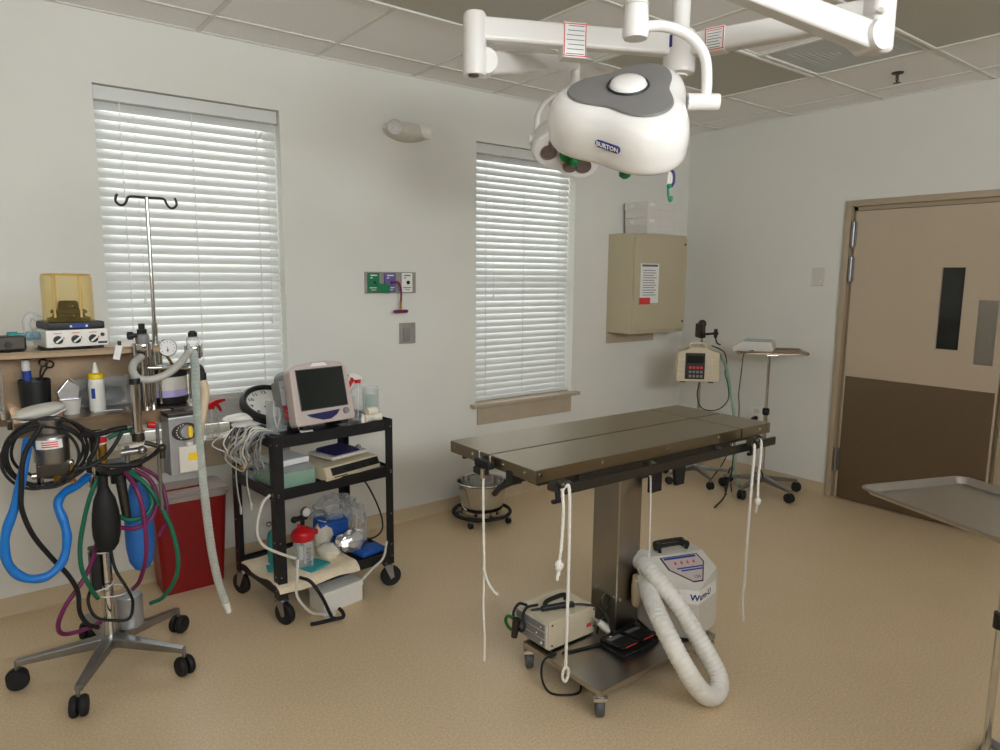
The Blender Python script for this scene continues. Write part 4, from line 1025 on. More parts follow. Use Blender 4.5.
# ---- patient monitor
ZT = .889
MF = FR(*(cw(-.052, -.132, ZT)), math.radians(9)) @ Matrix.Rotation(-.24, 4, 'X') @ Matrix.Scale(1.04, 4)
mo = thing('patient_monitor', 'warm grey patient monitor with a dark screen on top of the black cart', 'monitor', tuple(cw(-.052, -.132, ZT)), math.radians(9))
w, h = .152, .285
prof = [(-w, 0.014), (w, 0.014), (w+.004, .04), (w-.002, .262), (w-.03, .286), (.04, .297), (-.04, .297), (-w+.03, .286), (-w+.002, .262), (-w-.004, .04)]
part('case', MB(MF).prism(prof, -.01, .055, X=Matrix.Translation((0, -.05, 0)) @ Matrix.Rotation(PI/2, 4, 'X'), bev=.010), M['pinkgrey'], mo)
part('rear_housing', MB(MF).prism([(x*.9, .02+z*.9) for x, z in prof], -.13, .012, X=Matrix.Translation((0, -.05, 0)) @ Matrix.Rotation(PI/2, 4, 'X'), bev=.012), M['grey'], mo)
part('screen', MB(MF).b2((-.119, -.1065, .085), (.119, -.104, .262), .001), M['screen'], mo)
part('screen_rim', MB(MF).b2((-.123, -.1058, .081), (.123, -.1045, .085)).b2((-.123, -.1058, .262), (.123, -.1045, .266)).b2((-.123, -.1058, .085), (-.119, -.1045, .262)).b2((.119, -.1058, .085), (.123, -.1045, .262)), M['dark'], mo)
part('key_band', MB(MF).prism([(-.10, .062), (.075, .068), (.055, .046), (.02, .03), (-.02, .03), (-.08, .05)], -.0005, .003, X=Matrix.Translation((0, -.105, 0)) @ Matrix.Rotation(PI/2, 4, 'X')), M['navy'], mo, 'dark blue key band')
part('key_lights', MB(MF).ball((-.09, -.1085, .060), .004, 8).ball((-.075, -.1085, .061), .004, 8).ball((-.083, -.1085, .053), .0035, 8), M['panelgreen'], mo)
part('dial', MB(MF).cyl((.105, -.105, .057), (.105, -.116, .057), .0155, .014, 18), M['grey'], mo)
part('badge', MB(MF).prism([(-.045, .275), (.045, .275), (.03, .29), (-.03, .29)], -.0005, .003, X=Matrix.Translation((0, -.105, 0)) @ Matrix.Rotation(PI/2, 4, 'X'), bev=.001), M['paper'], mo)
part('alarm_light', MB(MF).b2((-.02, -.107, .278), (.02, -.1045, .286), .001), M['bluelabel'], mo)
cn = MB(MF)
for k, z in enumerate((.07, .095, .12)): cn.cyl((-.136, -.03+.0*k, z), (-.158, -.03, z), .0095, n=12)
part('connector', cn, M['red'], mo, 'red sensor sockets')
part('side_module', MB(MF).b2((-.175, -.045, .12), (-.137, .03, .23), .005).cyl((-.156, -.045, .2), (-.156, -.055, .2), .007, n=10), M['grey'], mo)
for x in (-.12, .08): part('foot', MB(MF).b2((x, -.09, .0), (x+.04, .05, .016), .003), M['rubber'], mo)

# ---- wall clock lying back at the rear corner of the cart
KF = FR(*cw(-.15, .0, ZT+.02), CA) @ Matrix.Rotation(-math.radians(62), 4, 'X') @ Matrix.Translation((0, 0, .15))
kc = thing('wall_clock', 'round black-rimmed clock leaning behind the patient monitor', 'clock', tuple(cw(-.165, .02, ZT)))
part('rim', MB(KF).lathe([(.118, -.004), (.122, -.016), (.135, -.022), (.148, -.014), (.15, .004), (.148, .02), (.13, .022)], (0, 0, 0), (0, 1, 0), 48), M['black'], kc)
part('back', MB(KF).cyl((0, .012, 0), (0, .022, 0), .14, n=40), M['black'], kc)
part('dial', MB(KF).cyl((0, -.002, 0), (0, .012, 0), .124, n=40), M['paper'], kc)
nm = MB()
for i in range(1, 13):
    a = PI/2-i*PI/6; X = KF @ XF((.098*math.cos(a), -.0025, .098*math.sin(a)), (1, 0, 0), (0, 0, 1)); merge(nm, text_mb(str(i), .03, X, .0004, .0006))
part('numerals', nm, M['black'], kc)
part('hand', MB(KF).box((0, -.004, .03), (.005, .0015, .08), X=Matrix.Rotation(.9, 4, 'Y')), M['black'], kc)
part('hand', MB(KF).box((0, -.005, .02), (.006, .0015, .06), X=Matrix.Rotation(-2, 4, 'Y')), M['black'], kc)

# ---- small things on the top shelf
p = cw(-.215, -.07, ZT)
ah = thing('probe_holder', 'clear plastic holder with grey probes beside the patient monitor', 'holder', tuple(p))
part('box', MB(CF).b2((-.255, -.10, ZT), (-.185, -.03, ZT+.003)).b2((-.255, -.10, ZT), (-.252, -.03, ZT+.145)).b2((-.188, -.10, ZT), (-.185, -.03, ZT+.145)).b2((-.252, -.10, ZT), (-.188, -.097, ZT+.145)).b2((-.252, -.033, ZT), (-.188, -.03, ZT+.145)), M['clear'], ah)
part('probe', MB(CF).cyl((-.205, -.06, ZT+.004), (-.19, -.055, ZT+.19), .013, .016, 14).ball((-.19, -.055, ZT+.19), .017, 12), M['grey'], ah)
part('bulb', MB(CF).ball((-.215, -.075, ZT+.135), .021, 14), M['white'], ah)
part('cable', MB(CF).tube([(-.23, -.06, ZT+.14), (-.235, -.07, ZT+.09), (-.225, -.07, ZT+.02)], .004, 8, 5).tube([(-.215, -.075, ZT+.12), (-.21, -.08, ZT+.07), (-.222, -.075, ZT+.01)], .005, 8, 5).tube([(-.245, -.05, ZT+.13), (-.24, -.05, ZT+.01)], .005, 8, 5), M['offwhite'], ah)
solo('monitor_cable', MB(CF).tube([(-.14, -.14, ZT+.10), (-.17, -.17, ZT+.09), (-.175, -.185, ZT+.05), (-.165, -.195, ZT+.01), (-.15, -.2, ZT+.006), (-.11, -.205, ZT+.006)], .0055, 8, 7), M['offwhite'], 'white cable curving down from the side of the patient monitor', 'cable')
solo('wrapped_pad', MB(CF).blob((-.30, .12, ZT+.046), (.10, .05, .020), 5, .2, 1.5, 18), M['white'], 'white plastic-wrapped pad lying uppermost on the rear corner of the cart by the window', 'pad', 'wrapped pads on the cart')
solo('wrapped_pad', MB(CF).blob((-.28, .10, ZT+.016), (.085, .06, .016), 8, .15, 1.5, 18, flat=-.014), M['white'], 'flat white wrapped pad lying under another one on the rear corner of the cart', 'pad', 'wrapped pads on the cart')
# spray bottle with a red trigger
def spray(F, hgt, r, label, group, head):
    o = F.translation
    t = thing('spray_bottle', label, 'spray bottle', tuple(o), 0, group)
    part('bottle', MB(F).lathe([(0, 0), (r*.96, 0), (r, .006), (r, hgt*.62), (r*.8, hgt*.72), (.016, hgt*.82), (.0135, hgt*.86)], n=28), M['clear'], t)
    part('collar', MB(F).cyl((0, 0, hgt*.84), (0, 0, hgt*.92), .0165, n=18), M['red'], t)
    part('spray_head', MB(F).prism([(-.028, 0), (.02, 0), (.024, .012), (-.022, .034), (-.058, .034), (-.062, .018), (-.036, .015)], -.011, .011, X=Matrix.Translation((0, 0, hgt*.92)) @ Matrix.Rotation(PI/2, 4, 'X'), bev=.002), head, t)
    part('trigger', MB(F).prism([(-.022, .014), (-.036, .012), (-.05, -.012), (-.056, -.034), (-.048, -.036), (-.038, -.012), (-.024, -.004)], -.008, .008, X=Matrix.Translation((0, 0, hgt*.92)) @ Matrix.Rotation(PI/2, 4, 'X'), bev=.002), M['red'], t, 'red trigger')
    part('nozzle', MB(F).cyl((-.062, 0, hgt*.92+.026), (-.075, 0, hgt*.92+.026), .0085, n=12), M['red'], t)
    part('dip_tube', MB(F).cyl((0, 0, .01), (.004, 0, hgt*.86), .003, n=8), M['white'], t)
    return t
spray(CF @ FR(.205, -.10, ZT, .1), .225, .038, 'clear spray bottle with a red trigger beside the patient monitor', None, M['white'])
part_label = None
# second one stands on the window sill
spray(FR(-4.035, -.005, .733, .15+PI), .19, .036, 'clear spray bottle with a bright red top on the sill of the wide window', None, M['red'])
cn_ = thing('clear_canister', 'tall clear plastic canister at the back corner of the cart', 'canister', tuple(cw(.268, -.12, ZT)))
part('jar', MB(CF).lathe([(0, .0), (.040, .0), (.042, .005), (.042, .165), (.038, .165), (.038, .008), (0, .006)], (.268, -.12, ZT), n=28), M['clear'], cn_)
part('contents', MB(CF).lathe([(0, .008), (.035, .008), (.035, .12), (0, .125)], (.268, -.12, ZT), n=20), M['cleargreen'], cn_)
for k, (x, y, z, rz, lab) in enumerate(((.205, -.19, ZT+.0, .3, 'lower cream gauze roll on the cart'), (.255, -.185, ZT+.0, -.4, 'cream gauze roll beside the clear canister'), (.228, -.187, ZT+.034, .1, 'topmost gauze roll on the pile'))):
    a = Vector((math.cos(rz), math.sin(rz), 0)); c = Vector((x, y, z+.020))
    solo('gauze_roll', MB(CF).lathe([(0, -.028), (.006, -.028), (.017, -.03), (.0195, -.027), (.0195, .027), (.017, .03), (.006, .028), (0, .028)], c, a, 20), M['gauze'],
         ['cream gauze roll lying in front of the spray bottle with the red trigger', 'cream gauze roll lying in front of the clear canister', 'topmost cream gauze roll of the small pile on the cart'][k], 'gauze roll', 'gauze rolls on the cart')
solo('glass_vial', MB(CF).lathe([(0, 0), (.011, 0), (.0115, .03), (.007, .036), (.008, .048), (0, .048)], (.165, -.205, ZT), n=14), M['white'], 'little white bottle standing by the corner of the patient monitor', 'bottle')
# cable bundle hanging off the end of the cart
cbd = thing('cable_bundle', 'tangle of grey sensor cables hanging in loops off the end of the cart', 'cables', tuple(cw(-.36, .02, .68)))
random.seed(11)
for k in range(16):
    y0 = -.17+.020*k+random.uniform(-.015, .015); d = random.uniform(.09, .175); wdt = random.uniform(.05, .11); o = random.uniform(.0, .085)
    pts = [(-.26, y0, ZT+.008), (-.325-o*.2, y0+.004, ZT+.016), (-.345-o, y0-wdt*.6, ZT-d*.4), (-.35-o*.9, y0-wdt, ZT-d*.8), (-.345-o*.7, y0, ZT-d), (-.35-o, y0+wdt, ZT-d*.75), (-.34-o*.6, y0+wdt*.5, ZT-d*.25), (-.30, y0+.02, ZT+.01)]
    part('cable', MB(CF).tube(pts, random.choice((.0032, .004, .0048)), 6, 6), M[random.choice(('grey', 'offwhite', 'dark', 'white', 'grey', 'grey'))], cbd)
for k in range(2):
    y0 = -.02+.12*k
    part('cable_end', MB(CF).tube([(-.35, y0, .74), (-.352, y0+.01, .66), (-.35, y0, .60-.04*k), (-.345, y0-.01, .55-.05*k)], .003, 6, 5).box((-.345, y0-.01, .535-.05*k), (.01, .014, .04), .003), M['offwhite'], cbd)
part('clip', MB(CF).box((-.372, .0, .72), (.02, .05, .02), .004), M['brass'], cbd)

# ---- middle shelf
ZM = .641
EF = FR(*cw(.085, -.07, ZM+.001), CA+math.radians(9))
dp_ = thing('monitor_unit', 'cream instrument with a black control strip on the middle shelf of the cart', 'instrument', tuple(EF.translation), CA+math.radians(10))
part('case', MB(EF).prism([(-.15, .004), (.12, .004), (.12, .075), (-.128, .066), (-.150, .02)], -.175, .165, X=XF((0, 0, 0), (0, 1, 0), (0, 0, 1)), bev=.003), M['beige'], dp_)
f = part('control_strip', MB(EF).prism([(-.1515, .025), (-.145, .025), (-.129, .058), (-.1345, .0585)], -.14, .160, X=XF((0, 0, 0), (0, 1, 0), (0, 0, 1))), M['black'], dp_)
kn = MB(EF)
for x in (-.12, -.06, .0, .06, .11): kn.cyl((x, -.138, .041), (x, -.149, .037), .008, n=12)
part('knob', kn, M['dark'], f)
part('lettering', MB(EF).b2((-.13, -.151, .012), (-.05, -.1504, .017)), M['dark'], f)
for x in (-.15, .1):
    for y in (-.12, .06): part('foot', MB(EF).b2((x, y, 0), (x+.04, y+.04, .006)), M['rubber'], dp_)
nv = thing('small_console', 'small grey console with a dark blue sloping top on the cream instrument', 'console', tuple(EF @ Vector((-.02, .0, .082))))
part('tray', MB(EF).b2((-.10, -.10, .079), (.13, .09, .098), .006), M['offwhite'], nv)
part('blue_top', MB(EF).prism([(-.09, .098), (.06, .098), (.055, .118), (-.085, .105)], -.075, .085, X=XF((0, 0, 0), (0, 1, 0), (0, 0, 1)), bev=.003), M['navy'], nv, 'dark blue sloping top')
part('knob', MB(EF).ball((.11, -.05, .104), .014, 12), M['grey'], nv)
gb = thing('drawer_box', 'green tinted clear plastic box on the middle shelf', 'box', tuple(cw(-.19, -.08, ZM)))
gx0, gx1, gy0, gy1 = -.29, -.10, -.20, .06
part('tub', MB(CF).b2((gx0, gy0, ZM), (gx1, gy1, ZM+.003)).b2((gx0, gy0, ZM), (gx1, gy0+.003, ZM+.07)).b2((gx0, gy1-.003, ZM), (gx1, gy1, ZM+.07)).b2((gx0, gy0, ZM), (gx0+.003, gy1, ZM+.07)).b2((gx1-.003, gy0, ZM), (gx1, gy1, ZM+.07)), M['cleargreen'], gb)
part('lid', MB(CF).b2((gx0-.004, gy0-.004, ZM+.07), (gx1+.004, gy1+.004, ZM+.08), .003), M['clear'], gb)
part('contents', MB(CF).b2((gx0+.012, gy0+.012, ZM+.004), (gx1-.012, gy1-.012, ZM+.045), .004), M['cleargreen'], gb)
solo('white_pack', MB(CF).box((0, 0, 0), (.16, .18, .03), .006, X=FR(-.17, -.03, ZM+.096, .1)), M['paper'], 'flat white pack lying on the green clear box on the middle shelf', 'pack')

# ---- bottom shelf
ZB = .185
mb = MB(CF); nu, nv_ = 22, 18; vs = []
for i in range(nu):
    for j in range(nv_):
        u = -.335+.43*i/(nu-1); s = j/(nv_-1)*.42
        y = .14-s
        if y > -.236: z = ZB+.012
        else: z = ZB+.012-min(1, (-.236-y)*1.0)*.75; y = -.236-.012-(.18-s if False else 0)-(-.236-y)*.45
        nz_ = noise.noise(Vector((u*9, s*9, 1.3)))
        vs.append((u+.012*nz_, y+.006*nz_, z+.008+max(-.004, .010*nz_)))
fs = [[i*nv_+j, i*nv_+j+1, (i+1)*nv_+j+1, (i+1)*nv_+j] for i in range(nu-1) for j in range(nv_-1)]
n0 = len(vs); vs += [(x, y+.0, z-.005) for x, y, z in vs]
fs += [[n0+k for k in f[::-1]] for f in fs[:]]
mb.add(vs, fs)
solo('towel', mb, M['towel'], 'cream towel spread over the bottom shelf of the cart and hanging over its front edge', 'towel', sharp=80)
solo('teal_pad', MB(CF).box((0, 0, 0), (.13, .10, .012), .004, X=FR(-.10, -.155, ZB+.026, .3)), M['tealpad'], 'teal cloth pad under the red-lidded jar on the cream towel', 'pad', 'teal pads on the cream towel')
solo('teal_pad', MB(CF).box((0, 0, 0), (.09, .07, .014), .004, X=FR(-.245, -.06, ZB+.028, -.3)), M['tealpad'], 'small teal cloth pad beside the gas cylinder on the cream towel', 'pad', 'teal pads on the cream towel')
sj = thing('suction_jar', 'clear suction jar with a red lid on the bottom shelf of the cart', 'jar', tuple(cw(-.135, -.115, ZB+.016)))
jx, jy = -.135, -.125
part('jar', MB(CF).lathe([(0, .018), (.042, .018), (.046, .03), (.048, .15), (.049, .17), (.046, .17), (.043, .03), (0, .024)], (jx, jy, ZB), n=28), M['clear'], sj)
part('lid', MB(CF).lathe([(.052, .16), (.056, .168), (.056, .195), (.048, .206), (.024, .222), (0, .224)], (jx, jy, ZB), n=28).cyl((jx-.02, jy, ZB+.20), (jx-.02, jy, ZB+.24), .008, n=12).b2((jx+.035, jy-.012, ZB+.17), (jx+.076, jy+.012, ZB+.195), .004), M['red'], sj, 'red lid')
gm = MB(CF)
for i in range(6): gm.box((jx+.006*(i % 2), jy-.0485, ZB+.04+.017*i), (.024, .001, .004))
part('scale_marks', gm, M['printed'], sj)
part('float', MB(CF).cyl((jx+.008, jy, ZB+.035), (jx+.008, jy, ZB+.14), .007, n=10).cyl((jx-.014, jy, ZB+.06), (jx-.014, jy, ZB+.13), .011, n=10), M['white'], sj)
tc_ = thing('gas_cylinder', 'small teal gas cylinder with a valve behind the front leg of the cart', 'cylinder', tuple(cw(-.205, .02, ZB+.01)))
part('tank', MB(CF).lathe([(0, .012), (.036, .012), (.042, .02), (.042, .15), (.034, .178), (.014, .192), (.014, .2)], (-.205, .02, ZB), n=24, cap=True), M['teal'], tc_)
part('valve', MB(CF).cyl((-.205, .02, ZB+.196), (-.205, .02, ZB+.235), .012, n=14).cyl((-.235, .02, ZB+.222), (-.172, .02, ZB+.222), .008, n=10).ball((-.24, .02, ZB+.222), .013, 10), M['alu'], tc_)
rg = thing('pressure_gauge', 'round pressure gauge on a black fitting behind the red-lidded jar', 'gauge', tuple(cw(-.04, .06, ZB+.01)))
part('fitting', MB(CF).cyl((-.04, .06, ZB+.012), (-.04, .06, ZB+.21), .011, n=12).cyl((-.09, .05, ZB+.20), (-.02, .05, ZB+.20), .014, n=12).ball((-.09, .05, ZB+.2), .018, 12), M['black'], rg)
part('dial', MB(CF).cyl((-.035, .04, ZB+.235), (-.035, .022, ZB+.235), .026, n=24), M['alu'], rg)
part('face', MB(CF).cyl((-.035, .0218, ZB+.235), (-.035, .0205, ZB+.235), .022, n=24), M['paper'], rg)
solo('grey_hose', MB(CF).tube([(-.02, .03, ZB+.20), (.01, .02, ZB+.222), (.05, .02, ZB+.225), (.085, .03, ZB+.18), (.095, .04, ZB+.10), (.09, .05, ZB+.03)], .008, 8, 6), M['grey'], 'grey hose arching from the pressure gauge on the bottom shelf', 'hose')
solo('white_cloth', MB(CF).blob((.055, .03, ZB+.075), (.05, .06, .085), 2, .25, 1.6, 18, flat=-.062).blob((.02, -.09, ZB+.045), (.055, .07, .04), 6, .25, 1.8, 16, flat=-.028), M['gauze'], 'crumpled white cloth bundle beside the suction jar', 'cloth')
solo('blue_pack', MB(CF).box((0, 0, 0), (.15, .12, .06), .012, X=FR(.13, .02, ZB+.035, .2)), M['bluepad'], 'blue wrapped pack lying undermost behind the foil pack', 'pack', 'blue packs on the bottom shelf')
solo('blue_pack', MB(CF).box((0, 0, 0), (.16, .11, .09), .012, X=FR(.115, .05, ZB+.12, -.15, .15)), M['bluepad'], 'blue wrapped pack stacked on another behind the foil pack', 'pack', 'blue packs on the bottom shelf')
solo('blue_tray_pack', MB(CF).box((0, 0, 0), (.15, .10, .03), .012, X=FR(.215, -.155, ZB+.018, .1)), M['bluepad'], 'flat blue wrapped pack at the front of the bottom shelf', 'pack', 'blue packs on the bottom shelf')
solo('clear_bag', MB(CF).blob((.17, .10, ZB+.19), (.115, .07, .075), 4, .35, 1.8, 22).blob((.14, .06, ZB+.12), (.10, .06, .07), 9, .3, 1.8, 20), M['film'], 'crumpled clear plastic bag on top of the blue wrapped packs', 'plastic bag')
ob = thing('oxygen_mask_bag', 'clear plastic bag holding white tubing at the end of the bottom shelf', 'plastic bag', tuple(cw(.25, .03, ZB)))
part('bag', MB(CF).blob((.255, .02, ZB+.11), (.05, .08, .11), 12, .25, 1.7, 20, flat=-.105), M['film'], ob)
part('contents', MB(CF).tube([(.25, .03, ZB+.03), (.24, .0, ZB+.09), (.26, .04, ZB+.14), (.25, .06, ZB+.08), (.235, .02, ZB+.05), (.26, -.02, ZB+.12)], .010, 8, 6), M['wax'], ob)
solo('foil_pack', MB(CF).blob((.13, -.13, ZB+.085), (.088, .04, .055), 7, .3, 2.2, 22), M['foil'], 'shiny crumpled foil pack leaning on the blue packs', 'pack')
solo('floor_carton', MB(FR(-3.70, -.835, 0, math.radians(9))).b2((-.115, -.05, .0), (.11, .08, .10), .005).b2((-.118, -.053, .08), (.113, .083, .108), .004), M['white'], 'white box on the floor under the front edge of the cart', 'box')
solo('white_roll', MB().lathe([(.006, -.02), (.02, -.022), (.022, -.018), (.022, .018), (.02, .022), (.006, .02)], (-3.80, -.945, .0225), (.95, .3, 0), 20, cap=True), M['white'], 'little white roll on the floor in front of the white box', 'roll')
stt = thing('suction_tubing', 'clear white tubing looping from the cart leg down to the floor', 'tubing', (-3.86, -.98, .1))
part('tube', MB().tube([(-4.043, -.90, .643), (-4.087, -.92, .611), (-4.113, -.92, .502), (-4.09, -.92, .427), (-4.017, -.92, .370), (-3.945, -.93, .331)], .0065, 8, 7), M['offwhite'], stt)
part('lower_loop', MB().tube([(-3.945, -.95, .331), (-3.965, -.99, .266), (-3.976, -1.01, .186), (-3.914, -1.0, .09), (-3.848, -.98, .05), (-3.80, -1.0, .04), (-3.79, -.99, .06)], .0065, 8, 7), M['offwhite'], stt)
solo('black_cable_end', MB().tube([(-3.93, -.93, .235), (-3.90, -.985, .225), (-3.853, -1.0, .14), (-3.817, -1.0, .05), (-3.79, -.985, .012)], .008, 8, 7), M['rubber'], 'short black cable hanging over the towel to the floor', 'cable')
solo('black_strap', MB().tube([(-3.765, -.985, .055), (-3.748, -.985, .03), (-3.752, -.995, .012), (-3.80, -.985, .010), (-3.87, -.975, .010), (-3.90, -.965, .010)], .009, 8, 7), M['rubber'], 'thick black strap bent on the floor in front of the cart', 'strap')
solo('cart_power_cord', MB().tube([(-3.44, -.42, .60), (-3.40, -.38, .53), (-3.30, -.34, .44), (-3.22, -.32, .30), (-3.18, -.32, .18), (-3.20, -.35, .12), (-3.28, -.4, .11), (-3.40, -.45, .145)], .005, 8, 7), M['black'], 'black power cord looping out behind the cart', 'cord')
solo('white_tube_end', MB().tube([(-3.44, -.86, .27), (-3.50, -.93, .22), (-3.57, -.95, .19), (-3.63, -.955, .15)], .006, 8, 6), M['offwhite'], 'short white tube over the front edge of the bottom shelf', 'tube')
# ================================================================== anesthesia machine on a five-leg stand
AX, AY = -4.69, -.80
am = thing('anesthesia_machine', 'anesthesia machine with steel shelves on a chrome five-legged stand', 'anesthesia machine', (AX, AY, 0))
star(am, (AX, AY), .125, .325, math.radians(-118), 'alu', hub_r=.034, leg_w=.042, wheel_r=.040, zend=.095)
part('pole', MB().cyl((AX, AY, .1), (AX, AY, .90), .0235, n=20), M['chrome'], am)
part('upper_pole', MB().cyl((AX, AY, .90), (AX, AY, 1.04), .024, n=20), M['dark'], am)
S0, S1, SF_, SB = -4.955, -4.345, -.95, -.655
part('lower_shelf', MB().b2((S0, SF_, 1.078), (S1, SB, 1.09), .002, 1).b2((S0, SF_, 1.036), (S1, SF_+.006, 1.084), .001, 1).b2((S0, SF_+.006, 1.036), (S0+.006, SB, 1.084), .001, 1).b2((S1-.006, SF_+.006, 1.036), (S1, SB, 1.084), .001, 1), M['reflsteel'], am)
part('back_panel', MB().b2((-4.99, SB, 1.03), (-4.40, SB+.006, 1.335), .001, 1), M['reflsteel'], am)
part('upper_shelf', MB().b2((-5.03, SF_+.06, 1.326), (-4.455, SB+.006, 1.338), .002, 1).b2((-5.03, SF_+.06, 1.312), (-4.455, SF_+.066, 1.338), .001, 1), M['reflsteel'], am)
for x in (-4.98, -4.50): part('upright', MB().b2((x-.006, SF_+.10, 1.09), (x+.006, SB, 1.326), .002, 1) if x < -4.9 else MB().b2((x-.004, SB-.04, 1.09), (x+.004, SB, 1.326), .001, 1), M['clear'] if x < -4.9 else M['steel'], am)
part('shelf_bracket', MB().b2((AX-.06, AY-.06, 1.03), (AX+.06, AY+.06, 1.078), .004).b2((AX-.28, AY-.02, 1.045), (AX+.3, AY+.02, 1.076), .003), M['dark'], am)
# valve block on the pole
vb = MB().b2((-4.70, -.90, .835), (-4.585, -.80, .885), .008).b2((-4.735, -.86, .85), (-4.70, -.80, .885), .006).cyl((-4.64, -.87, .80), (-4.64, -.87, .84), .018, n=14).cyl((-4.595, -.885, .865), (-4.55, -.905, .87), .012, n=12)
part('valve_block', vb, M['black'], am)
part('valve_label', MB().b2((-4.66, -.9015, .866), (-4.615, -.90, .874)), M['paper'], am)
for p, q, r in (((-4.71, -.875, .84), (-4.71, -.875, .93), .010), ((-4.73, -.87, .80), (-4.715, -.87, .845), .012), ((-4.60, -.90, .875), (-4.555, -.935, .892), .011), ((-4.58, -.89, .87), (-4.53, -.91, .90), .007)):
    part('hose_fitting', MB().cyl(p, q, r, n=12).cyl(q, [b+(b-a)*.12 for a, b in zip(p, q)], r*1.35, n=12), M['chrome'], am)
fmx, fmy = -4.695, -.985
fm = part('flow_tube', MB().cyl((fmx, fmy, .90), (fmx, fmy, 1.005), .017, n=18), M['brass'], am)
part('red_collar', MB().cyl((fmx, fmy, .995), (fmx, fmy, 1.022), .0195, n=18), M['red'], fm)
part('white_collar', MB().torus((fmx, fmy, 1.022), .018, .0035, (.25, 0, 1), 20, 6).torus((fmx, fmy, .992), .018, .003, (-.15, 0, 1), 20, 6), M['white'], fm)
part('top_cap', MB().cyl((fmx, fmy, 1.022), (fmx, fmy, 1.036), .0185, n=18), M['black'], fm)
part('bracket', MB().b2((fmx-.02, fmy, .88), (fmx+.02, -.79, .90), .004), M['black'], fm)
# chrome vertical tube in front of the shelf, black cap
tx, ty = -4.583, -1.06
ft = part('chrome_tube', MB().cyl((tx, ty, .995), (tx, ty, 1.237), .0165, n=20), M['chrome'], am)
part('cap', MB().cyl((tx, ty, 1.214), (tx, ty, 1.236), .019, n=20), M['black'], ft)
part('foot_clamp', MB().cyl((tx, ty, 1.0), (tx, ty, 1.03), .022, n=18).b2((tx-.008, ty, 1.0), (tx+.008, -.94, 1.03), .002).cyl((tx+.02, ty-.005, .99), (tx+.06, ty-.02, .975), .009, n=12).ball((tx+.075, ty-.02, .965), .016, 12).cyl((tx+.075, ty-.02, .965), (tx+.075, ty-.02, .925), .010, n=12), M['dark'], ft)
part('valve', MB().cyl((-4.63, -.97, .94), (-4.56, -.98, .945), .013, n=12).ball((-4.56, -.985, .945), .018, 12).cyl((-4.61, -.97, .965), (-4.61, -.97, .90), .009, n=12), M['alu'], am)
# round steel regulator can at the far end, in front of the shelf
gx, gy_ = -4.854, -1.0
GZ = .022
can = part('regulator_can', MB().lathe([(0, .925), (.050, .926), (.056, .935), (.057, .985), (.0565, 1.02), (.050, 1.03), (.033, 1.036), (.033, 1.062), (.036, 1.066), (.036, 1.082), (.030, 1.086), (0, 1.086)], (gx, gy_, GZ), n=36), M['alu'], am)
part('label', MB().lathe([(.0578, .985), (.0578, 1.014)], (gx, gy_, GZ), n=36) if False else MB(FR(gx, gy_, .985+GZ)).add([(.0582*math.sin(a), -.0582*math.cos(a), z) for z in (0, .032) for a in [(-.95+1.5*i/12) for i in range(13)]], [[i, i+1, 14+i, 13+i] for i in range(12)]), M['paper'], can, 'white warning label with red print')
pt = MB(FR(gx, gy_, .985+GZ))
for r_ in range(3): pt.add([(.0586*math.sin(a), -.0586*math.cos(a), z) for z in (.006+.008*r_, .010+.008*r_) for a in [(-.6+.9*i/8) for i in range(9)]], [[i, i+1, 10+i, 9+i] for i in range(8)])
part('printing', pt, M['redlabel'], can)
part('bracket', MB().b2((gx-.012, gy_+.04, .98), (gx+.012, -.93, 1.03), .003), M['dark'], can)
part('valve_base', MB().b2((gx-.05, gy_-.02, .90), (gx+.05, gy_+.02, .945), .004), M['dark'], can)
for x in (-4.895, -4.845, -4.80): part('brass_fitting', MB().cyl((x, gy_-.005, .872), (x, gy_-.005, .915), .012, n=6).cyl((x, gy_-.005, .915), (x, gy_-.005, .93), .009, n=12).cyl((x, gy_-.005, .865), (x, gy_-.005, .872), .014, n=12), M['brass'] if x > -4.88 else M['chrome'], can)
part('manifold', MB().cyl((-4.92, gy_, .905), (-4.775, gy_, .905), .012, n=12).ball((-4.775, gy_, .905), .017, 10).ball((-4.80, gy_-.01, .94), .013, 10), M['chrome'], can)
# absorber: drum, two valve heads, gauge
dx, dy = -4.42, -.80
dm = part('absorber_drum', MB().lathe([(.076, 1.118), (.079, 1.122), (.079, 1.205), (.076, 1.21)], (dx, dy, 0), n=40), M['offwhite'], am)
part('lavender_band', MB().lathe([(.0795, 1.122), (.0795, 1.15)], (dx, dy, 0), n=40), M['purplelabel'], dm)
part('base_ring', MB().lathe([(0, 1.09), (.072, 1.09), (.08, 1.1), (.083, 1.118), (.078, 1.122), (0, 1.122)], (dx, dy, 0), n=40), M['black'], dm)
part('top_ring', MB().lathe([(0, 1.204), (.083, 1.204), (.084, 1.222), (.078, 1.24), (.05, 1.248), (0, 1.25)], (dx, dy, 0), n=40), M['black'], dm)
part('tie_rod', MB().cyl((dx-.04, dy-.081, 1.10), (dx-.04, dy-.081, 1.24), .0055, n=10), M['chrome'], dm)
part('tie_rod', MB().cyl((dx+.085, dy-.03, 1.10), (dx+.085, dy-.03, 1.24), .0055, n=10), M['chrome'], dm)
part('elbow', MB().tube([(dx+.05, dy-.02, 1.232), (dx+.10, dy-.02, 1.236), (dx+.128, dy-.02, 1.225), (dx+.135, dy-.02, 1.195)], .016, 12, 6).cyl((dx+.135, dy-.02, 1.205), (dx+.135, dy-.02, 1.165), .019, n=16), M['black'], dm)
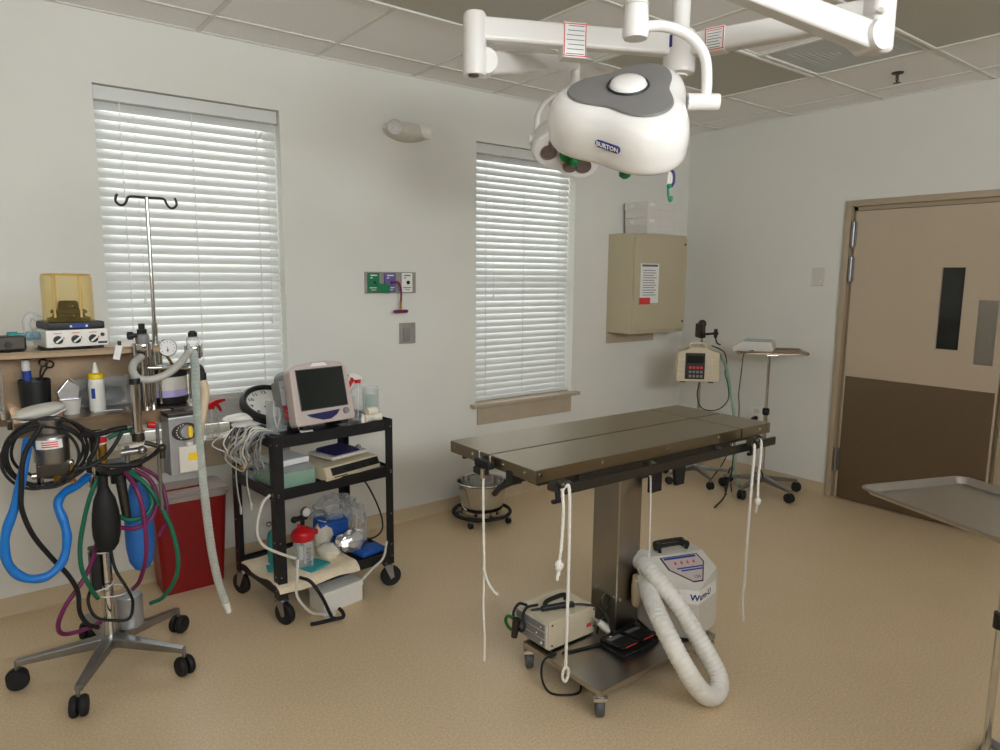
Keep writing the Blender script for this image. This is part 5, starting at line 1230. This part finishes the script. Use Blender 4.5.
def valve_head(x, y, z, tall):
    v = MB().lathe([(.012, -.10), (.012, -.035), (.026, -.03), (.034, -.018), (.034, .0), (.03, .006), (.012, .008)], (x, y, z), n=24, cap=True)
    for k in range(4):
        a = k*PI/2+.4; v.cyl((x+.033*math.cos(a), y+.033*math.sin(a), z-.045), (x+.033*math.cos(a), y+.033*math.sin(a), z+.008), .008, n=10)
    o = part('valve_head', v, M['chrome'], am)
    part('glass_dome', MB().lathe([(.023, .005), (.026, .02), (.024, .038), (.015, .044), (0, .046)], (x, y, z), n=20), M['grey'] if tall else M['clear'], o)
    part('valve_cap', MB().cyl((x, y, z+.04), (x, y, z+.06), .018, n=8).cyl((x, y, z+.06), (x, y, z+(.082 if tall else .066)), .012, n=8) , M['black'], o)
    if tall: part('side_knob', MB().cyl((x, y, z+.035), (x-.036, y-.01, z+.037), .009, n=12).cyl((x-.036, y-.01, z+.037), (x-.052, y-.012, z+.037), .016, n=10), M['black'], o)
valve_head(-4.518, -.90, 1.345, True)
valve_head(-4.332, -.90, 1.325, False)
part('valve_bridge', MB().cyl((-4.518, -.885, 1.25), (-4.332, -.885, 1.24), .010, n=12).cyl((-4.518, -.90, 1.09), (-4.518, -.90, 1.26), .012, n=14).cyl((-4.332, -.895, 1.16), (-4.332, -.895, 1.25), .012, n=12).cyl((-4.49, -.88, 1.09), (-4.49, -.88, 1.36), .014, n=16), M['chrome'], am)
pg = part('pressure_gauge', MB().lathe([(0, .0), (.034, .0), (.036, -.006), (.036, -.022), (.033, -.026), (.0315, -.020)], (-4.425, -.86, 1.325), (0, 1, 0), 32), M['chrome'], am)
part('gauge_face', MB().cyl((-4.425, -.879, 1.325), (-4.425, -.881, 1.325), .0315, n=32), M['paper'], pg)
gm = MB()
for k in range(9):
    a = -.6+k*(PI+1.2)/8; gm.box((0, 0, 0), (.006, .0006, .0015), X=Matrix.Translation((-4.425+.025*math.cos(a), -.8815, 1.325+.025*math.sin(a))) @ Matrix.Rotation(-a, 4, 'Y'))
gm.box((-4.425, -.8815, 1.318), (.002, .0006, .022)); gm.cyl((-4.425, -.8808, 1.315), (-4.425, -.8822, 1.315), .004, n=10)
part('gauge_marks', gm, M['dark'], pg)
part('gauge_stem', MB().cyl((-4.425, -.862, 1.29), (-4.40, -.85, 1.245), .006, n=10), M['brass'], pg)
iv = part('iv_pole', MB().cyl((-4.452, -.80, 1.24), (-4.452, -.80, 1.918), .0072, n=14).cyl((-4.452, -.80, 1.24), (-4.452, -.80, 1.42), .011, n=14), M['chrome'], am, 'chrome drip pole with two hooks')
hk = MB()
for s in (-1, 1):
    hk.tube([(-4.452, -.80, 1.918), (-4.452+s*.05, -.80, 1.919), (-4.452+s*.066, -.80, 1.914), (-4.452+s*.073, -.80, 1.898), (-4.452+s*.083, -.80, 1.885), (-4.452+s*.098, -.80, 1.884), (-4.452+s*.110, -.80, 1.897), (-4.452+s*.108, -.80, 1.915), (-4.452+s*.103, -.80, 1.924)], .0048, 8, 6)
part('hooks', hk, M['dark'], iv)
# grey vaporizer with dial, hung below the shelf end
vz = part('vaporizer', MB(FR(-4.418, -.985, .835, .12)).prism([(-.062, -.05), (.045, -.05), (.062, -.035), (.062, .05), (-.045, .05), (-.062, .035)], 0, .235, bev=.008), M['silver'], am)
VF = FR(-4.418, -.985, .835, .12)
part('lid', MB(VF).prism([(-.060, -.046), (.045, -.046), (.060, -.033), (.060, .048), (-.045, .048), (-.060, .033)], .235, .250, bev=.004), M['dark'], vz)
part('dial_plate', MB(VF).add([(.045*math.cos(t)*(1.15 if abs(math.cos(t)) > .5 else 1), -.0515, .172+.036*math.sin(t)) for t in [2*PI*i/24 for i in range(24)]]+[(.045*math.cos(t)*(1.15 if abs(math.cos(t)) > .5 else 1), -.049, .172+.036*math.sin(t)) for t in [2*PI*i/24 for i in range(24)]], [list(range(24)), list(range(47, 23, -1))]+[[i, (i+1) % 24, 24+(i+1) % 24, 24+i] for i in range(24)]), M['dark'], vz)
part('dial', MB(VF).cyl((.004, -.0515, .172), (.004, -.062, .172), .028, .025, 24), M['silver'], vz)
part('dial_grip', MB(VF).box((.014, -.066, .172), (.017, .014, .046), .006), M['yellow'], vz, 'yellow dial grip')
dmk = MB(VF)
for k in range(8):
    a = PI/2+.25+k*.33; dmk.box((.033*math.cos(a), -.0522, .172+.03*math.sin(a)), (.004, .0008, .004))
part('dial_marks', dmk, M['paper'], vz)
part('filler_block', MB(VF).b2((-.030, -.058, .01), (.044, -.049, .115), .004).cyl((.01, -.056, .118), (.01, -.056, .132), .014, n=14), M['offwhite'], vz)
part('warning_sticker', MB(VF).b2((.004, -.0592, .055), (.040, -.058, .085)), M['yellow'], vz, 'yellow sticker')
part('hanger', MB(VF).b2((-.02, .0, .245), (.02, .06, .26), .002), M['dark'], vz)
part('drain_rod', MB().cyl((-4.505, -1.0, 1.05), (-4.505, -1.0, .70), .0065, n=10), M['alu'], am)
part('red_port', MB().cyl((-4.538, -1.0, 1.045), (-4.512, -1.0, 1.04), .014, n=12).ball((-4.556, -1.0, 1.02), .008, 8), M['red'], am)
part('pole_box', MB().b2((AX-.055, AY-.04, .36), (AX-.02, AY+.03, .53), .006), M['black'], am)
part('zip_tie', MB().torus((AX-.015, AY-.005, .515), .040, .003, (.15, 0, 1), 24, 6).torus((AX-.015, AY-.005, .365), .040, .003, (-.2, 0, 1), 24, 6).torus((AX+.02, AY, .33), .062, .0025, (.05, 0, 1), 24, 6), M['white'], am)
part('foot_can', MB().lathe([(0, .15), (.048, .15), (.051, .156), (.051, .275), (.046, .285), (0, .288)], (AX+.082, AY+.03, 0), n=28), M['silver'], am)

# ------------------------------------------------------------------ hoses and bags hanging from it
def hose(name, pts, r, m, label, cat='hose', n=10, sub=8, rf=None, sharp=40): return solo(name, MB().tube(pts, r, n, sub, rf=rf), M[m], label, cat, sharp=sharp)
hose('scavenging_tube', [(-4.921, -1.0, 1.038), (-4.943, -1.065, .955), (-4.979, -1.06, .820), (-5.012, -1.06, .726), (-5.014, -1.06, .633), (-4.976, -1.06, .567), (-4.91, -1.05, .545), (-4.854, -1.04, .584), (-4.832, -1.03, .659), (-4.836, -1.02, .725), (-4.849, -1.0, .786), (-4.825, -.97, .819), (-4.774, -.92, .828), (-4.735, -.87, .842)], .0155, 'bluetube', 'thick bright blue tube looping low on the wall side of the anesthesia machine', 'tube', rf=lambda f, i: 1+.06*math.sin(i*.7))
bt = thing('breathing_tube', 'long clear corrugated breathing tube hanging down in front of the red bin', 'tube', (-4.3, -1.0, .2))
part('tube', MB().tube([(-4.340, -.925, 1.305), (-4.350, -.985, 1.25), (-4.360, -1.02, 1.163), (-4.362, -1.03, .965), (-4.353, -1.03, .758), (-4.335, -1.02, .518), (-4.308, -1.0, .342), (-4.278, -.98, .235)], .0165, 12, 14, rf=lambda f, i: 1+.05*math.sin(i*PI/2), even=.004), M['tubeclear'], bt, sharp=60)
part('end_fitting', MB().cyl((-4.280, -.981, .24), (-4.266, -.976, .187), .016, .013, 14), M['white'], bt)
part('green_line', MB().tube([(-4.344, -.935, 1.295), (-4.353, -.99, 1.24), (-4.362, -1.024, 1.163), (-4.364, -1.034, 1.06), (-4.364, -1.034, .93)], .0085, 8, 8), M['panelgreen'], bt, 'thin green inner line')
hose('grey_limb_hose', [(-4.530, -.925, 1.30), (-4.566, -.97, 1.28), (-4.575, -1.0, 1.25), (-4.556, -1.015, 1.226), (-4.510, -1.02, 1.222), (-4.454, -1.01, 1.240), (-4.409, -.99, 1.27), (-4.37, -.95, 1.30), (-4.350, -.93, 1.315)], .0140, 'limb', 'grey corrugated hose swagged between the two valve heads', sub=12, rf=lambda f, i: 1+.06*(1 if i % 2 else -1), sharp=60)
hose('beige_hose', [(-4.285, -.82, 1.172), (-4.280, -.83, 1.12), (-4.297, -.85, 1.05), (-4.317, -.87, .985), (-4.328, -.88, .925)], .020, 'wax', 'short beige hose running down from the absorber drum elbow')
ch = thing('coiled_hose', 'coil of black hose draped over the steel regulator can', 'hose', (-4.86, -1.06, .85))
random.seed(5)
for k in range(5):
    cx, cz = -4.872+random.uniform(-.018, .018), .982+random.uniform(-.012, .012); R = .108+random.uniform(-.008, .014); ph = random.uniform(0, 6)
    pts = [(cx+R*math.cos(2*PI*i/14)*(1.08), -.985-.012*k+.008*math.sin(3*2*PI*i/14+ph), cz+R*(1+.05*math.sin(2*2*PI*i/14+ph))*math.sin(2*PI*i/14)) for i in range(14)]
    part('loop', MB().tube(pts, .0052, 8, 4, closed=True), M['rubber'], ch)
part('tail', MB().tube([(-4.77, -1.07, 1.05), (-4.72, -1.04, 1.036), (-4.66, -1.01, 1.04), (-4.61, -1.0, 1.042)], .010, 8, 6), M['rubber'], ch)
part('tail', MB().tube([(-4.759, -1.06, 1.067), (-4.715, -1.05, 1.03), (-4.730, -1.06, .978), (-4.744, -1.05, .941), (-4.689, -1.06, .919), (-4.60, -1.06, .912), (-4.535, -1.03, .927), (-4.495, -1.01, .955)], .0085, 8, 7), M['rubber'], ch)
part('tail', MB().tube([(-4.634, -1.05, 1.038), (-4.665, -1.06, .991), (-4.70, -1.06, .951), (-4.747, -1.07, .931), (-4.80, -1.08, .928)], .0075, 8, 7), M['rubber'], ch)
hose('black_drop_hose', [(-4.886, -1.09, 1.098), (-4.94, -1.09, 1.003), (-4.957, -1.09, .883), (-4.959, -1.08, .81), (-4.933, -1.04, .704), (-4.881, -1.0, .592), (-4.834, -.98, .507), (-4.805, -.95, .421), (-4.801, -.92, .326), (-4.773, -.87, .247), (-4.735, -.845, .21)], .0085, 'rubber', 'black hose running from the coil down to the foot of the stand')
hose('green_hose', [(-4.70, -.905, .845), (-4.727, -.905, .794), (-4.757, -.905, .70), (-4.781, -.905, .586), (-4.781, -.905, .485), (-4.752, -.885, .39), (-4.73, -.85, .335)], .0085, 'green', 'green hose bowing out beside the black reservoir bag')
hose('purple_hose', [(-4.71, -.80, .56), (-4.735, -.85, .503), (-4.784, -.9, .437), (-4.844, -.92, .368), (-4.873, -.9, .288), (-4.854, -.86, .227), (-4.778, -.835, .212), (-4.72, -.80, .21)], .0085, 'purple', 'burgundy hose kinked low beside the foot of the stand')
hose('green_hose', [(-4.604, -.915, .848), (-4.551, -.95, .80), (-4.506, -.97, .709), (-4.47, -.98, .60), (-4.454, -.98, .478), (-4.464, -.95, .376), (-4.503, -.9, .294), (-4.545, -.86, .262)], .0085, 'green', 'long green hose curving in front of the red bin')
hose('purple_hose', [(-4.613, -.92, .85), (-4.589, -.98, .797), (-4.573, -1.0, .711), (-4.569, -1.0, .608), (-4.571, -.98, .507), (-4.584, -.90, .39), (-4.60, -.83, .33)], .0085, 'purple', 'burgundy hose running down in front of the blue bag')
hose('green_hose', [(-4.59, -.90, .85), (-4.545, -.93, .784), (-4.531, -.955, .721), (-4.56, -.965, .676), (-4.614, -.96, .667), (-4.645, -.93, .68)], .0085, 'green', 'short green hose loop beside the dark handset on the stand')
hose('purple_hose', [(-4.579, -.895, .85), (-4.527, -.92, .803), (-4.512, -.95, .725), (-4.545, -.985, .664), (-4.602, -.985, .638), (-4.645, -.95, .64)], .0085, 'purple', 'short burgundy hose loop just under the green loop')
hose('purple_hose', [(-4.561, -.88, .86), (-4.494, -.90, .80), (-4.475, -.93, .713), (-4.482, -.94, .633), (-4.51, -.93, .57)], .0075, 'purple', 'burgundy hose bowing out furthest toward the red bin')
hose('teal_hose', [(-4.675, -1.0, 1.01), (-4.64, -1.0, 1.024), (-4.598, -.99, 1.03)], .008, 'green', 'short green hose between the red-collared tube and the chrome tube')
hose('black_stand_cable', [(-4.672, -.83, .535), (-4.665, -.875, .45), (-4.629, -.9, .36), (-4.612, -.88, .293), (-4.63, -.88, .23), (-4.693, -.88, .242), (-4.747, -.88, .275), (-4.765, -.86, .34), (-4.74, -.83, .39)], .006, 'rubber', 'black cable looped around the foot of the stand', 'cable')
def bag(name, x, y, z1, z0, rx, ry, m, label, neck):
    t = thing(name, label, 'breathing bag', (x, y, z0))
    prof = [(.012, z1), (.016, z1-.02), (rx*.5, z1-.045), (rx*.78, z1-(z1-z0)*.26), (rx*.95, z1-(z1-z0)*.44), (rx, z0+(z1-z0)*.4), (rx*.98, z0+(z1-z0)*.26), (rx*.82, z0+(z1-z0)*.11), (rx*.5, z0+(z1-z0)*.03), (.006, z0)]
    mb = MB().lathe(prof, (0, 0, 0), n=28, cap=True)
    for v in mb.v:
        w = noise.noise(Vector((v.x*18, v.y*18, v.z*7)))*.006
        v.x = x+v.x*(1+w*4)+w*.5; v.y = y+v.y*(ry/rx)
    part('bag', mb, M[m], t)
    part('neck_fitting', MB().cyl((x, y, z1-.03), (x, y, z1+.02), .017, n=16), M[neck], t)
bag('black_reservoir_bag', -4.692, -.93, .835, .545, .049, .04, 'rubber', 'black rubber breathing bag hanging from the valve block', 'black')
bag('blue_reservoir_bag', -4.555, -.79, .80, .385, .056, .045, 'bluebag', 'blue breathing bag hanging behind the burgundy hoses', 'dark')
hs = thing('handset', 'dark cylindrical handset hanging beside the black breathing bag', 'handset', (-4.64, -.92, .66))
part('body', MB().cyl((-4.63, -.915, .82), (-4.618, -.925, .665), .019, .016, 16).cyl((-4.618, -.925, .665), (-4.6175, -.925, .66), .013, n=14), M['dark'], hs)
part('cap', MB().cyl((-4.632, -.913, .84), (-4.63, -.915, .815), .021, n=16), M['black'], hs)

# ------------------------------------------------------------------ ventilator with amber dome on the top shelf
ZS = 1.339
VR = FR(-4.745, -.79, 0, .14) @ Matrix.Translation((4.735, .79, 0))
vn = thing('ventilator', 'white ventilator with three knobs and an amber bellows dome on the upper steel shelf', 'ventilator', (-4.735, -.79, ZS))
vx0, vx1, vy0, vy1 = -4.838, -4.632, -.882, -.68
part('case', MB(VR).b2((vx0, vy0, ZS+.008), (vx1, vy1, ZS+.072), .004), M['white'], vn)
for x in (vx0+.02, vx1-.02):
    for y in (vy0+.02, vy1-.02): part('foot', MB(VR).cyl((x, y, ZS), (x, y, ZS+.009), .009, n=12), M['black'], vn)
part('bellows_base', MB(VR).b2((vx0+.012, vy0+.008, ZS+.072), (vx1-.006, vy1-.01, ZS+.100), .006), M['black'], vn)
part('label', MB(VR).b2((-4.76, vy0+.0065, ZS+.078), (-4.695, vy0+.0082, ZS+.091)), M['bluelabel'], vn)
part('label_text', MB(VR).b2((-4.757, vy0+.0055, ZS+.081), (-4.75, vy0+.0068, ZS+.088)).b2((-4.705, vy0+.0055, ZS+.081), (-4.698, vy0+.0068, ZS+.088)), M['paper'], vn)
for x in (-4.800, -4.742, -4.684):
    kn = part('knob', MB(VR).cyl((x, vy0, ZS+.036), (x, vy0-.014, ZS+.036), .0155, .0135, 20), M['black'], vn)
    part('pointer', MB(VR).box((0, 0, 0), (.006, .004, .026), X=FR(x, vy0-.015, ZS+.036, 0, 0, .9)), M['white'], kn)
    part('dial_marks', MB(VR).box((x, vy0-.0005, ZS+.060), (.026, .001, .0022)).box((x+.019, vy0-.0005, ZS+.042), (.003, .001, .008)), M['redlabel'], kn)
part('small_port', MB(VR).cyl((-4.652, vy0, ZS+.05), (-4.652, vy0-.006, ZS+.05), .007, n=14), M['dark'], vn)
part('nameplate', MB(VR).b2((-4.668, vy0-.001, ZS+.016), (-4.637, vy0, ZS+.024)), M['dark'], vn)
vcx, vcy = -4.734, -.783
bl = MB(VR).lathe([(0, ZS+.1), (.07, ZS+.1), (.072, ZS+.112), (.055, ZS+.116), (.052, ZS+.128), (.06, ZS+.132), (.058, ZS+.142), (.036, ZS+.144), (.033, ZS+.17), (.028, ZS+.176), (.0, ZS+.177)], (vcx, vcy, 0), n=32)
part('bellows', bl, M['rubber'], vn)
part('bellows_screws', MB(VR).ball((vcx+.035, vcy-.05, ZS+.133), .006, 8).ball((vcx, vcy-.062, ZS+.12), .005, 8).ball((vcx+.05, vcy-.03, ZS+.135), .007, 8).ball((vcx+.005, vcy-.036, ZS+.155), .006, 8), M['chrome'], vn)
part('dome', MB(VR).lathe([(.085, ZS+.1), (.085, ZS+.262), (.081, ZS+.273), (.073, ZS+.279), (0, ZS+.281)], (vcx, vcy, 0), n=40), M['amber'], vn, 'amber clear dome')
for k in range(4):
    a = .5+k*PI/2; part('guide_rod', MB(VR).cyl((vcx+.06*math.cos(a), vcy+.06*math.sin(a), ZS+.112), (vcx+.06*math.cos(a), vcy+.06*math.sin(a), ZS+.27), .0045, n=10), M['wax'], vn)
part('dome_rim', MB(VR).torus((vcx, vcy, ZS+.274), .080, .003, n=40, k=8), M['amber'], vn)
part('side_port', MB(VR).cyl((vx0, -.80, ZS+.05), (vx0-.03, -.80, ZS+.05), .014, n=14).ball((vx0-.034, -.80, ZS+.05), .018, 12).cyl((vx0-.05, -.80, ZS+.05), (vx0-.075, -.80, ZS+.052), .012, n=12), M['clearblue'], vn)
part('port_tube', MB(VR).cyl((vx0-.07, -.80, ZS+.052), (vx0-.10, -.80, ZS+.053), .016, n=14), M['teal'], vn)
part('corrugated_elbow', MB(VR).tube([(vx0+.03, -.70, ZS+.10), (vx0-.005, -.71, ZS+.12), (vx0-.02, -.71, ZS+.095), (vx0-.02, -.71, ZS+.05)], .015, 10, 8), M['film'], vn)
bc = thing('black_monitor', 'small black boxed gadget at the end of the upper steel shelf', 'device', (-4.955, -.86, ZS))
part('case', MB(FR(-4.94, -.84, ZS, .1)).b2((-.058, -.035, .001), (.045, .035, .055), .008), M['black'], bc)
part('face', MB(FR(-4.94, -.84, ZS, .1)).b2((-.05, -.0365, .010), (.037, -.035, .048), .001), M['dark'], bc)
part('knob', MB(FR(-4.94, -.84, ZS, .1)).cyl((-.01, -.036, .026), (-.01, -.046, .026), .011, n=14), M['black'], bc)
tg = thing('hanging_tag', 'small white tag clipped to the edge of the upper steel shelf', 'tag', (-4.602, -.892, 1.31))
part('card', MB(FR(-4.602, -.895, 1.335, .1, 0, .25)).b2((-.012, -.001, -.045), (.012, .001, .012)), M['paper'], tg)
part('clip', MB().b2((-4.604, -.90, 1.345), (-4.592, -.885, 1.362), .002), M['black'], tg)

# ------------------------------------------------------------------ things on the lower shelf
ZL = 1.09
cp = thing('pen_cup', 'black plastic cup holding a marker and scissors on the lower steel shelf', 'cup', (-4.872, -.76, ZL))
part('cup', MB().lathe([(0, .002), (.040, .002), (.048, .008), (.053, .125), (.051, .130), (.049, .125), (.044, .012), (0, .010)], (-4.872, -.76, ZL), n=4*7), M['black'], cp)
mk = thing('marker', 'white and blue tube standing in the black cup', 'tube', (-4.893, -.765, ZL+.03))
part('tube', MB().cyl((-4.893, -.765, ZL+.03), (-4.895, -.765, ZL+.205), .0125, .0145, 16), M['white'], mk)
part('blue_band', MB().cyl((-4.8935, -.765, ZL+.115), (-4.8945, -.765, ZL+.165), .0146, .0148, 16), M['bluelabel'], mk)
sc_ = thing('scissors', 'dark scissors standing handle-up in the black cup', 'scissors', (-4.845, -.75, ZL+.03))
part('handle', MB().torus((-4.838, -.75, ZL+.19), .013, .004, (.2, 1, .1), 20, 6).tube([(-4.843, -.75, ZL+.178), (-4.85, -.75, ZL+.15), (-4.852, -.75, ZL+.09)], .004, 6, 4), M['dark'], sc_)
part('handle', MB().torus((-4.818, -.752, ZL+.182), .013, .004, (-.2, 1, .1), 20, 6).tube([(-4.826, -.752, ZL+.172), (-4.842, -.751, ZL+.145), (-4.858, -.75, ZL+.09)], .004, 6, 4), M['dark'], sc_)
part('blades', MB().b2((-4.860, -.752, ZL+.02), (-4.848, -.748, ZL+.10), .001), M['alu'], sc_)
sb = thing('squeeze_bottle', 'white squeeze bottle with a yellow collar and pointed tip on the lower steel shelf', 'bottle', (-4.678, -.83, ZL))
part('bottle', MB().lathe([(0, 0), (.0265, 0), (.0285, .005), (.0285, .115), (.026, .122), (.022, .126)], (-4.678, -.83, ZL), n=28), M['white'], sb)
part('collar', MB().lathe([(.022, .122), (.0275, .126), (.0265, .142), (.018, .148), (.01, .149)], (-4.678, -.83, ZL), n=28), M['yellow'], sb)
part('tip', MB().lathe([(.0125, .147), (.011, .155), (.005, .185), (.0035, .188), (0, .188)], (-4.678, -.83, ZL), n=18), M['white'], sb)
part('printing', MB(FR(-4.678, -.83, ZL+.05)).add([(.0288*math.sin(a), -.0288*math.cos(a), z) for z in (0, .04) for a in [(-.8+.5*i/6) for i in range(7)]], [[i, i+1, 8+i, 7+i] for i in range(6)]), M['bluelabel'], sb)
solo('foil_packet', MB(FR(-4.772, -.845, ZL)).prism([(-.036, .058), (.028, .058), (.036, .098), (-.004, .132), (-.042, .086)], -.01, .012, X=Matrix.Rotation(PI/2, 4, 'X') @ Matrix.Rotation(.25, 4, 'Y'), bev=.003).b2((-.032, -.025, .056), (.030, .02, .06), .001), M['foil'], 'shiny open foil packet standing on the small white cup', 'packet')
solo('specimen_cup', MB().lathe([(0, .0), (.028, .0), (.034, .05), (.036, .056), (.033, .056), (.027, .006), (0, .005)], (-4.768, -.845, ZL), n=24), M['offwhite'], 'small white cup under the foil packet', 'cup')
wt = thing('wrapped_instrument', 'grey wrapped instrument with a pale edge lying at the front corner of the lower shelf', 'wrapped pack', (-4.875, -.90, ZL))
WT = FR(-4.872, -.895, ZL+.028, .25, 0, -.12)
part('wrap', MB(WT).blob((0, 0, 0), (.085, .045, .026), 3, .15, 1.4, 20), M['offwhite'], wt)
part('edge', MB(WT).tube([(-.08, -.045, -.012), (-.05, -.058, -.016), (.02, -.056, -.014), (.07, -.046, -.004)], .003, 6, 5), M['white'], wt)
for x0, x1, y0, y1, hh, lab in ((-4.745, -4.55, -.76, -.68, .11, 'clear storage box full of dark packs behind the squeeze bottle'), ):
    bx_ = thing('storage_box', lab, 'box', ((x0+x1)/2, (y0+y1)/2, ZL))
    b = MB().b2((x0, y0, ZL), (x1, y1, ZL+.003))
    for q in ((x0, y0, x1, y0+.003), (x0, y1-.003, x1, y1), (x0, y0+.003, x0+.003, y1-.003), (x1-.003, y0+.003, x1, y1-.003)): b.b2((q[0], q[1], ZL+.003), (q[2], q[3], ZL+hh))
    part('tub', b, M['clear'], bx_)
    part('rim', MB().b2((x0-.004, y0-.004, ZL+hh), (x1+.004, y0, ZL+hh+.006), .001, 1).b2((x0-.004, y0, ZL+hh), (x0, y1, ZL+hh+.006), .001, 1).b2((x1, y0, ZL+hh), (x1+.004, y1, ZL+hh+.006), .001, 1), M['clear'], bx_)
    part('contents', MB().blob(((x0+x1)/2, (y0+y1)/2, ZL+.038), ((x1-x0)*.44, (y1-y0)*.40, .044), 4, .2, 2, 18), M['dark'], bx_)
solo('white_strap', MB().tube([(-4.70, -.90, ZL+.006), (-4.65, -.905, ZL+.008), (-4.605, -.90, ZL+.006)], .006, 8, 6, flat=.4), M['paper'], 'white strip lying on the lower shelf before the clear storage box', 'strip')

# ================================================================== red sharps bin
sx0, sx1, sy0, sy1 = -4.40, -4.045, -.262, -.03
rb = thing('sharps_bin', 'large red plastic bin with a cloudy clear lid against the wall', 'bin', (-4.22, -.146, 0))
def taper(x0, x1, y0, y1, z0, z1, k, r=.03):
    mb = MB(); cxx, cyy = (x0+x1)/2, (y0+y1)/2; ring = []
    for qx, qy, a0 in ((1, 1, 0), (-1, 1, PI/2), (-1, -1, PI), (1, -1, 3*PI/2)):
        for i in range(5):
            a = a0+PI/8*i; ring.append((qx*((x1-x0)/2-r)+r*math.cos(a), qy*((y1-y0)/2-r)+r*math.sin(a)))
    n = len(ring); lv = [(k*.97, z0), (k, z0+.012), (1.0, z1)]
    vs = [(cxx+x*s, cyy+y*s, z) for s, z in lv for x, y in ring]
    fs = [[j*n+i, j*n+(i+1) % n, (j+1)*n+(i+1) % n, (j+1)*n+i] for j in range(2) for i in range(n)]+[list(range(n))]
    fs.append([2*n+i for i in range(n)])
    return mb.add(vs, fs)
part('tub', taper(sx0, sx1, sy0, sy1, 0, .49, .84), M['redbin'], rb)
part('rim', taper(sx0-.014, sx1+.014, sy0-.014, sy1+.014, .485, .512, .99, .035), M['binlid'], rb)
part('lid', taper(sx0-.006, sx1+.006, sy0-.006, sy1+.006, .512, .528, 1.0, .03), M['binlid'], rb)
part('lid_bar', MB(FR(-4.24, -.19, .529, .05)).b2((-.11, -.006, 0), (.10, .006, .008), .002), M['redbin'], rb)
# ================================================================== camera and light
f_px = 695.05; yaw, pit, rol = .6594, .1423, .0086
cloc = Vector((-5.0714, -3.8987, 1.6243))
fw = Vector((math.sin(yaw)*math.cos(pit), math.cos(yaw)*math.cos(pit), -math.sin(pit)))
rt = Vector((math.cos(yaw), -math.sin(yaw), 0)); up = rt.cross(fw)
r2 = rt*math.cos(rol)+up*math.sin(rol); u2 = -rt*math.sin(rol)+up*math.cos(rol)
cd = bpy.data.cameras.new('camera'); cam = bpy.data.objects.new('camera', cd); COL.objects.link(cam)
m = Matrix((r2, u2, -fw)).transposed().to_4x4(); m.translation = cloc; cam.matrix_world = m
cd.sensor_width = 36; cd.lens = f_px*36/1000; cd.clip_start = .02
SC.camera = cam

w = bpy.data.worlds.new('sky'); SC.world = w; w.use_nodes = True
nt = w.node_tree; bg = nt.nodes['Background']
tc = nt.nodes.new('ShaderNodeTexCoord'); sep = nt.nodes.new('ShaderNodeSeparateXYZ'); rp = nt.nodes.new('ShaderNodeValToRGB')
nt.links.new(tc.outputs['Generated'], sep.inputs[0]); nt.links.new(sep.outputs['Z'], rp.inputs['Fac'])
rp.color_ramp.elements[0].color = (.75, .76, .74, 1); rp.color_ramp.elements[1].color = (.9, .95, 1, 1)
nt.links.new(rp.outputs['Color'], bg.inputs['Color']); bg.inputs['Strength'].default_value = 2.2

def area(name, loc, rot, sx, sy, power, col):
    l = bpy.data.lights.new(name, 'AREA'); l.shape = 'RECTANGLE'; l.size = sx; l.size_y = sy; l.energy = power; l.color = col
    o = bpy.data.objects.new(name, l); COL.objects.link(o); o.location = loc; o.rotation_euler = rot; return o
# added fill behind the camera, aimed up at the ceiling; daylight outside the two blinds
area('fill_behind', (-4.1, Y0-.45, 2.35), (math.radians(138), 0, 0), 3.8, 1.2, 222, (.93, .98, 1))
for x in (-4.05, -1.8): area('daylight_window', (x, 1.7, 2.3), (math.radians(-112), 0, 0), 1.6, 2.2, 95, (.97, 1, 1))
# the camera's own flash, just above and to one side of the lens
fl = bpy.data.lights.new('camera_flash', 'SPOT'); fl.energy = 24; fl.shadow_soft_size = .014; fl.spot_size = math.radians(96); fl.spot_blend = 1.0; fl.color = (.97, .99, 1)
fo = bpy.data.objects.new('camera_flash', fl); COL.objects.link(fo)
m2 = m.copy(); m2.translation = cloc+r2*.035+u2*.045; fo.matrix_world = m2

vs_ = SC.view_settings; SC.display_settings.display_device = 'sRGB'
vs_.view_transform = 'Standard'; vs_.look = 'None'; vs_.gamma = 1; vs_.use_curve_mapping = False; vs_.exposure = 0.0
SC.cycles.max_bounces = 10; SC.cycles.diffuse_bounces = 5; SC.cycles.transparent_max_bounces = 16
SC.cycles.use_denoising = True
try: SC.cycles.denoiser = 'OPENIMAGEDENOISE'
except Exception: pass
SC.cycles.sample_clamp_indirect = 6.0; SC.cycles.blur_glossy = .5
SC.cycles.caustics_reflective = False; SC.cycles.caustics_refractive = False
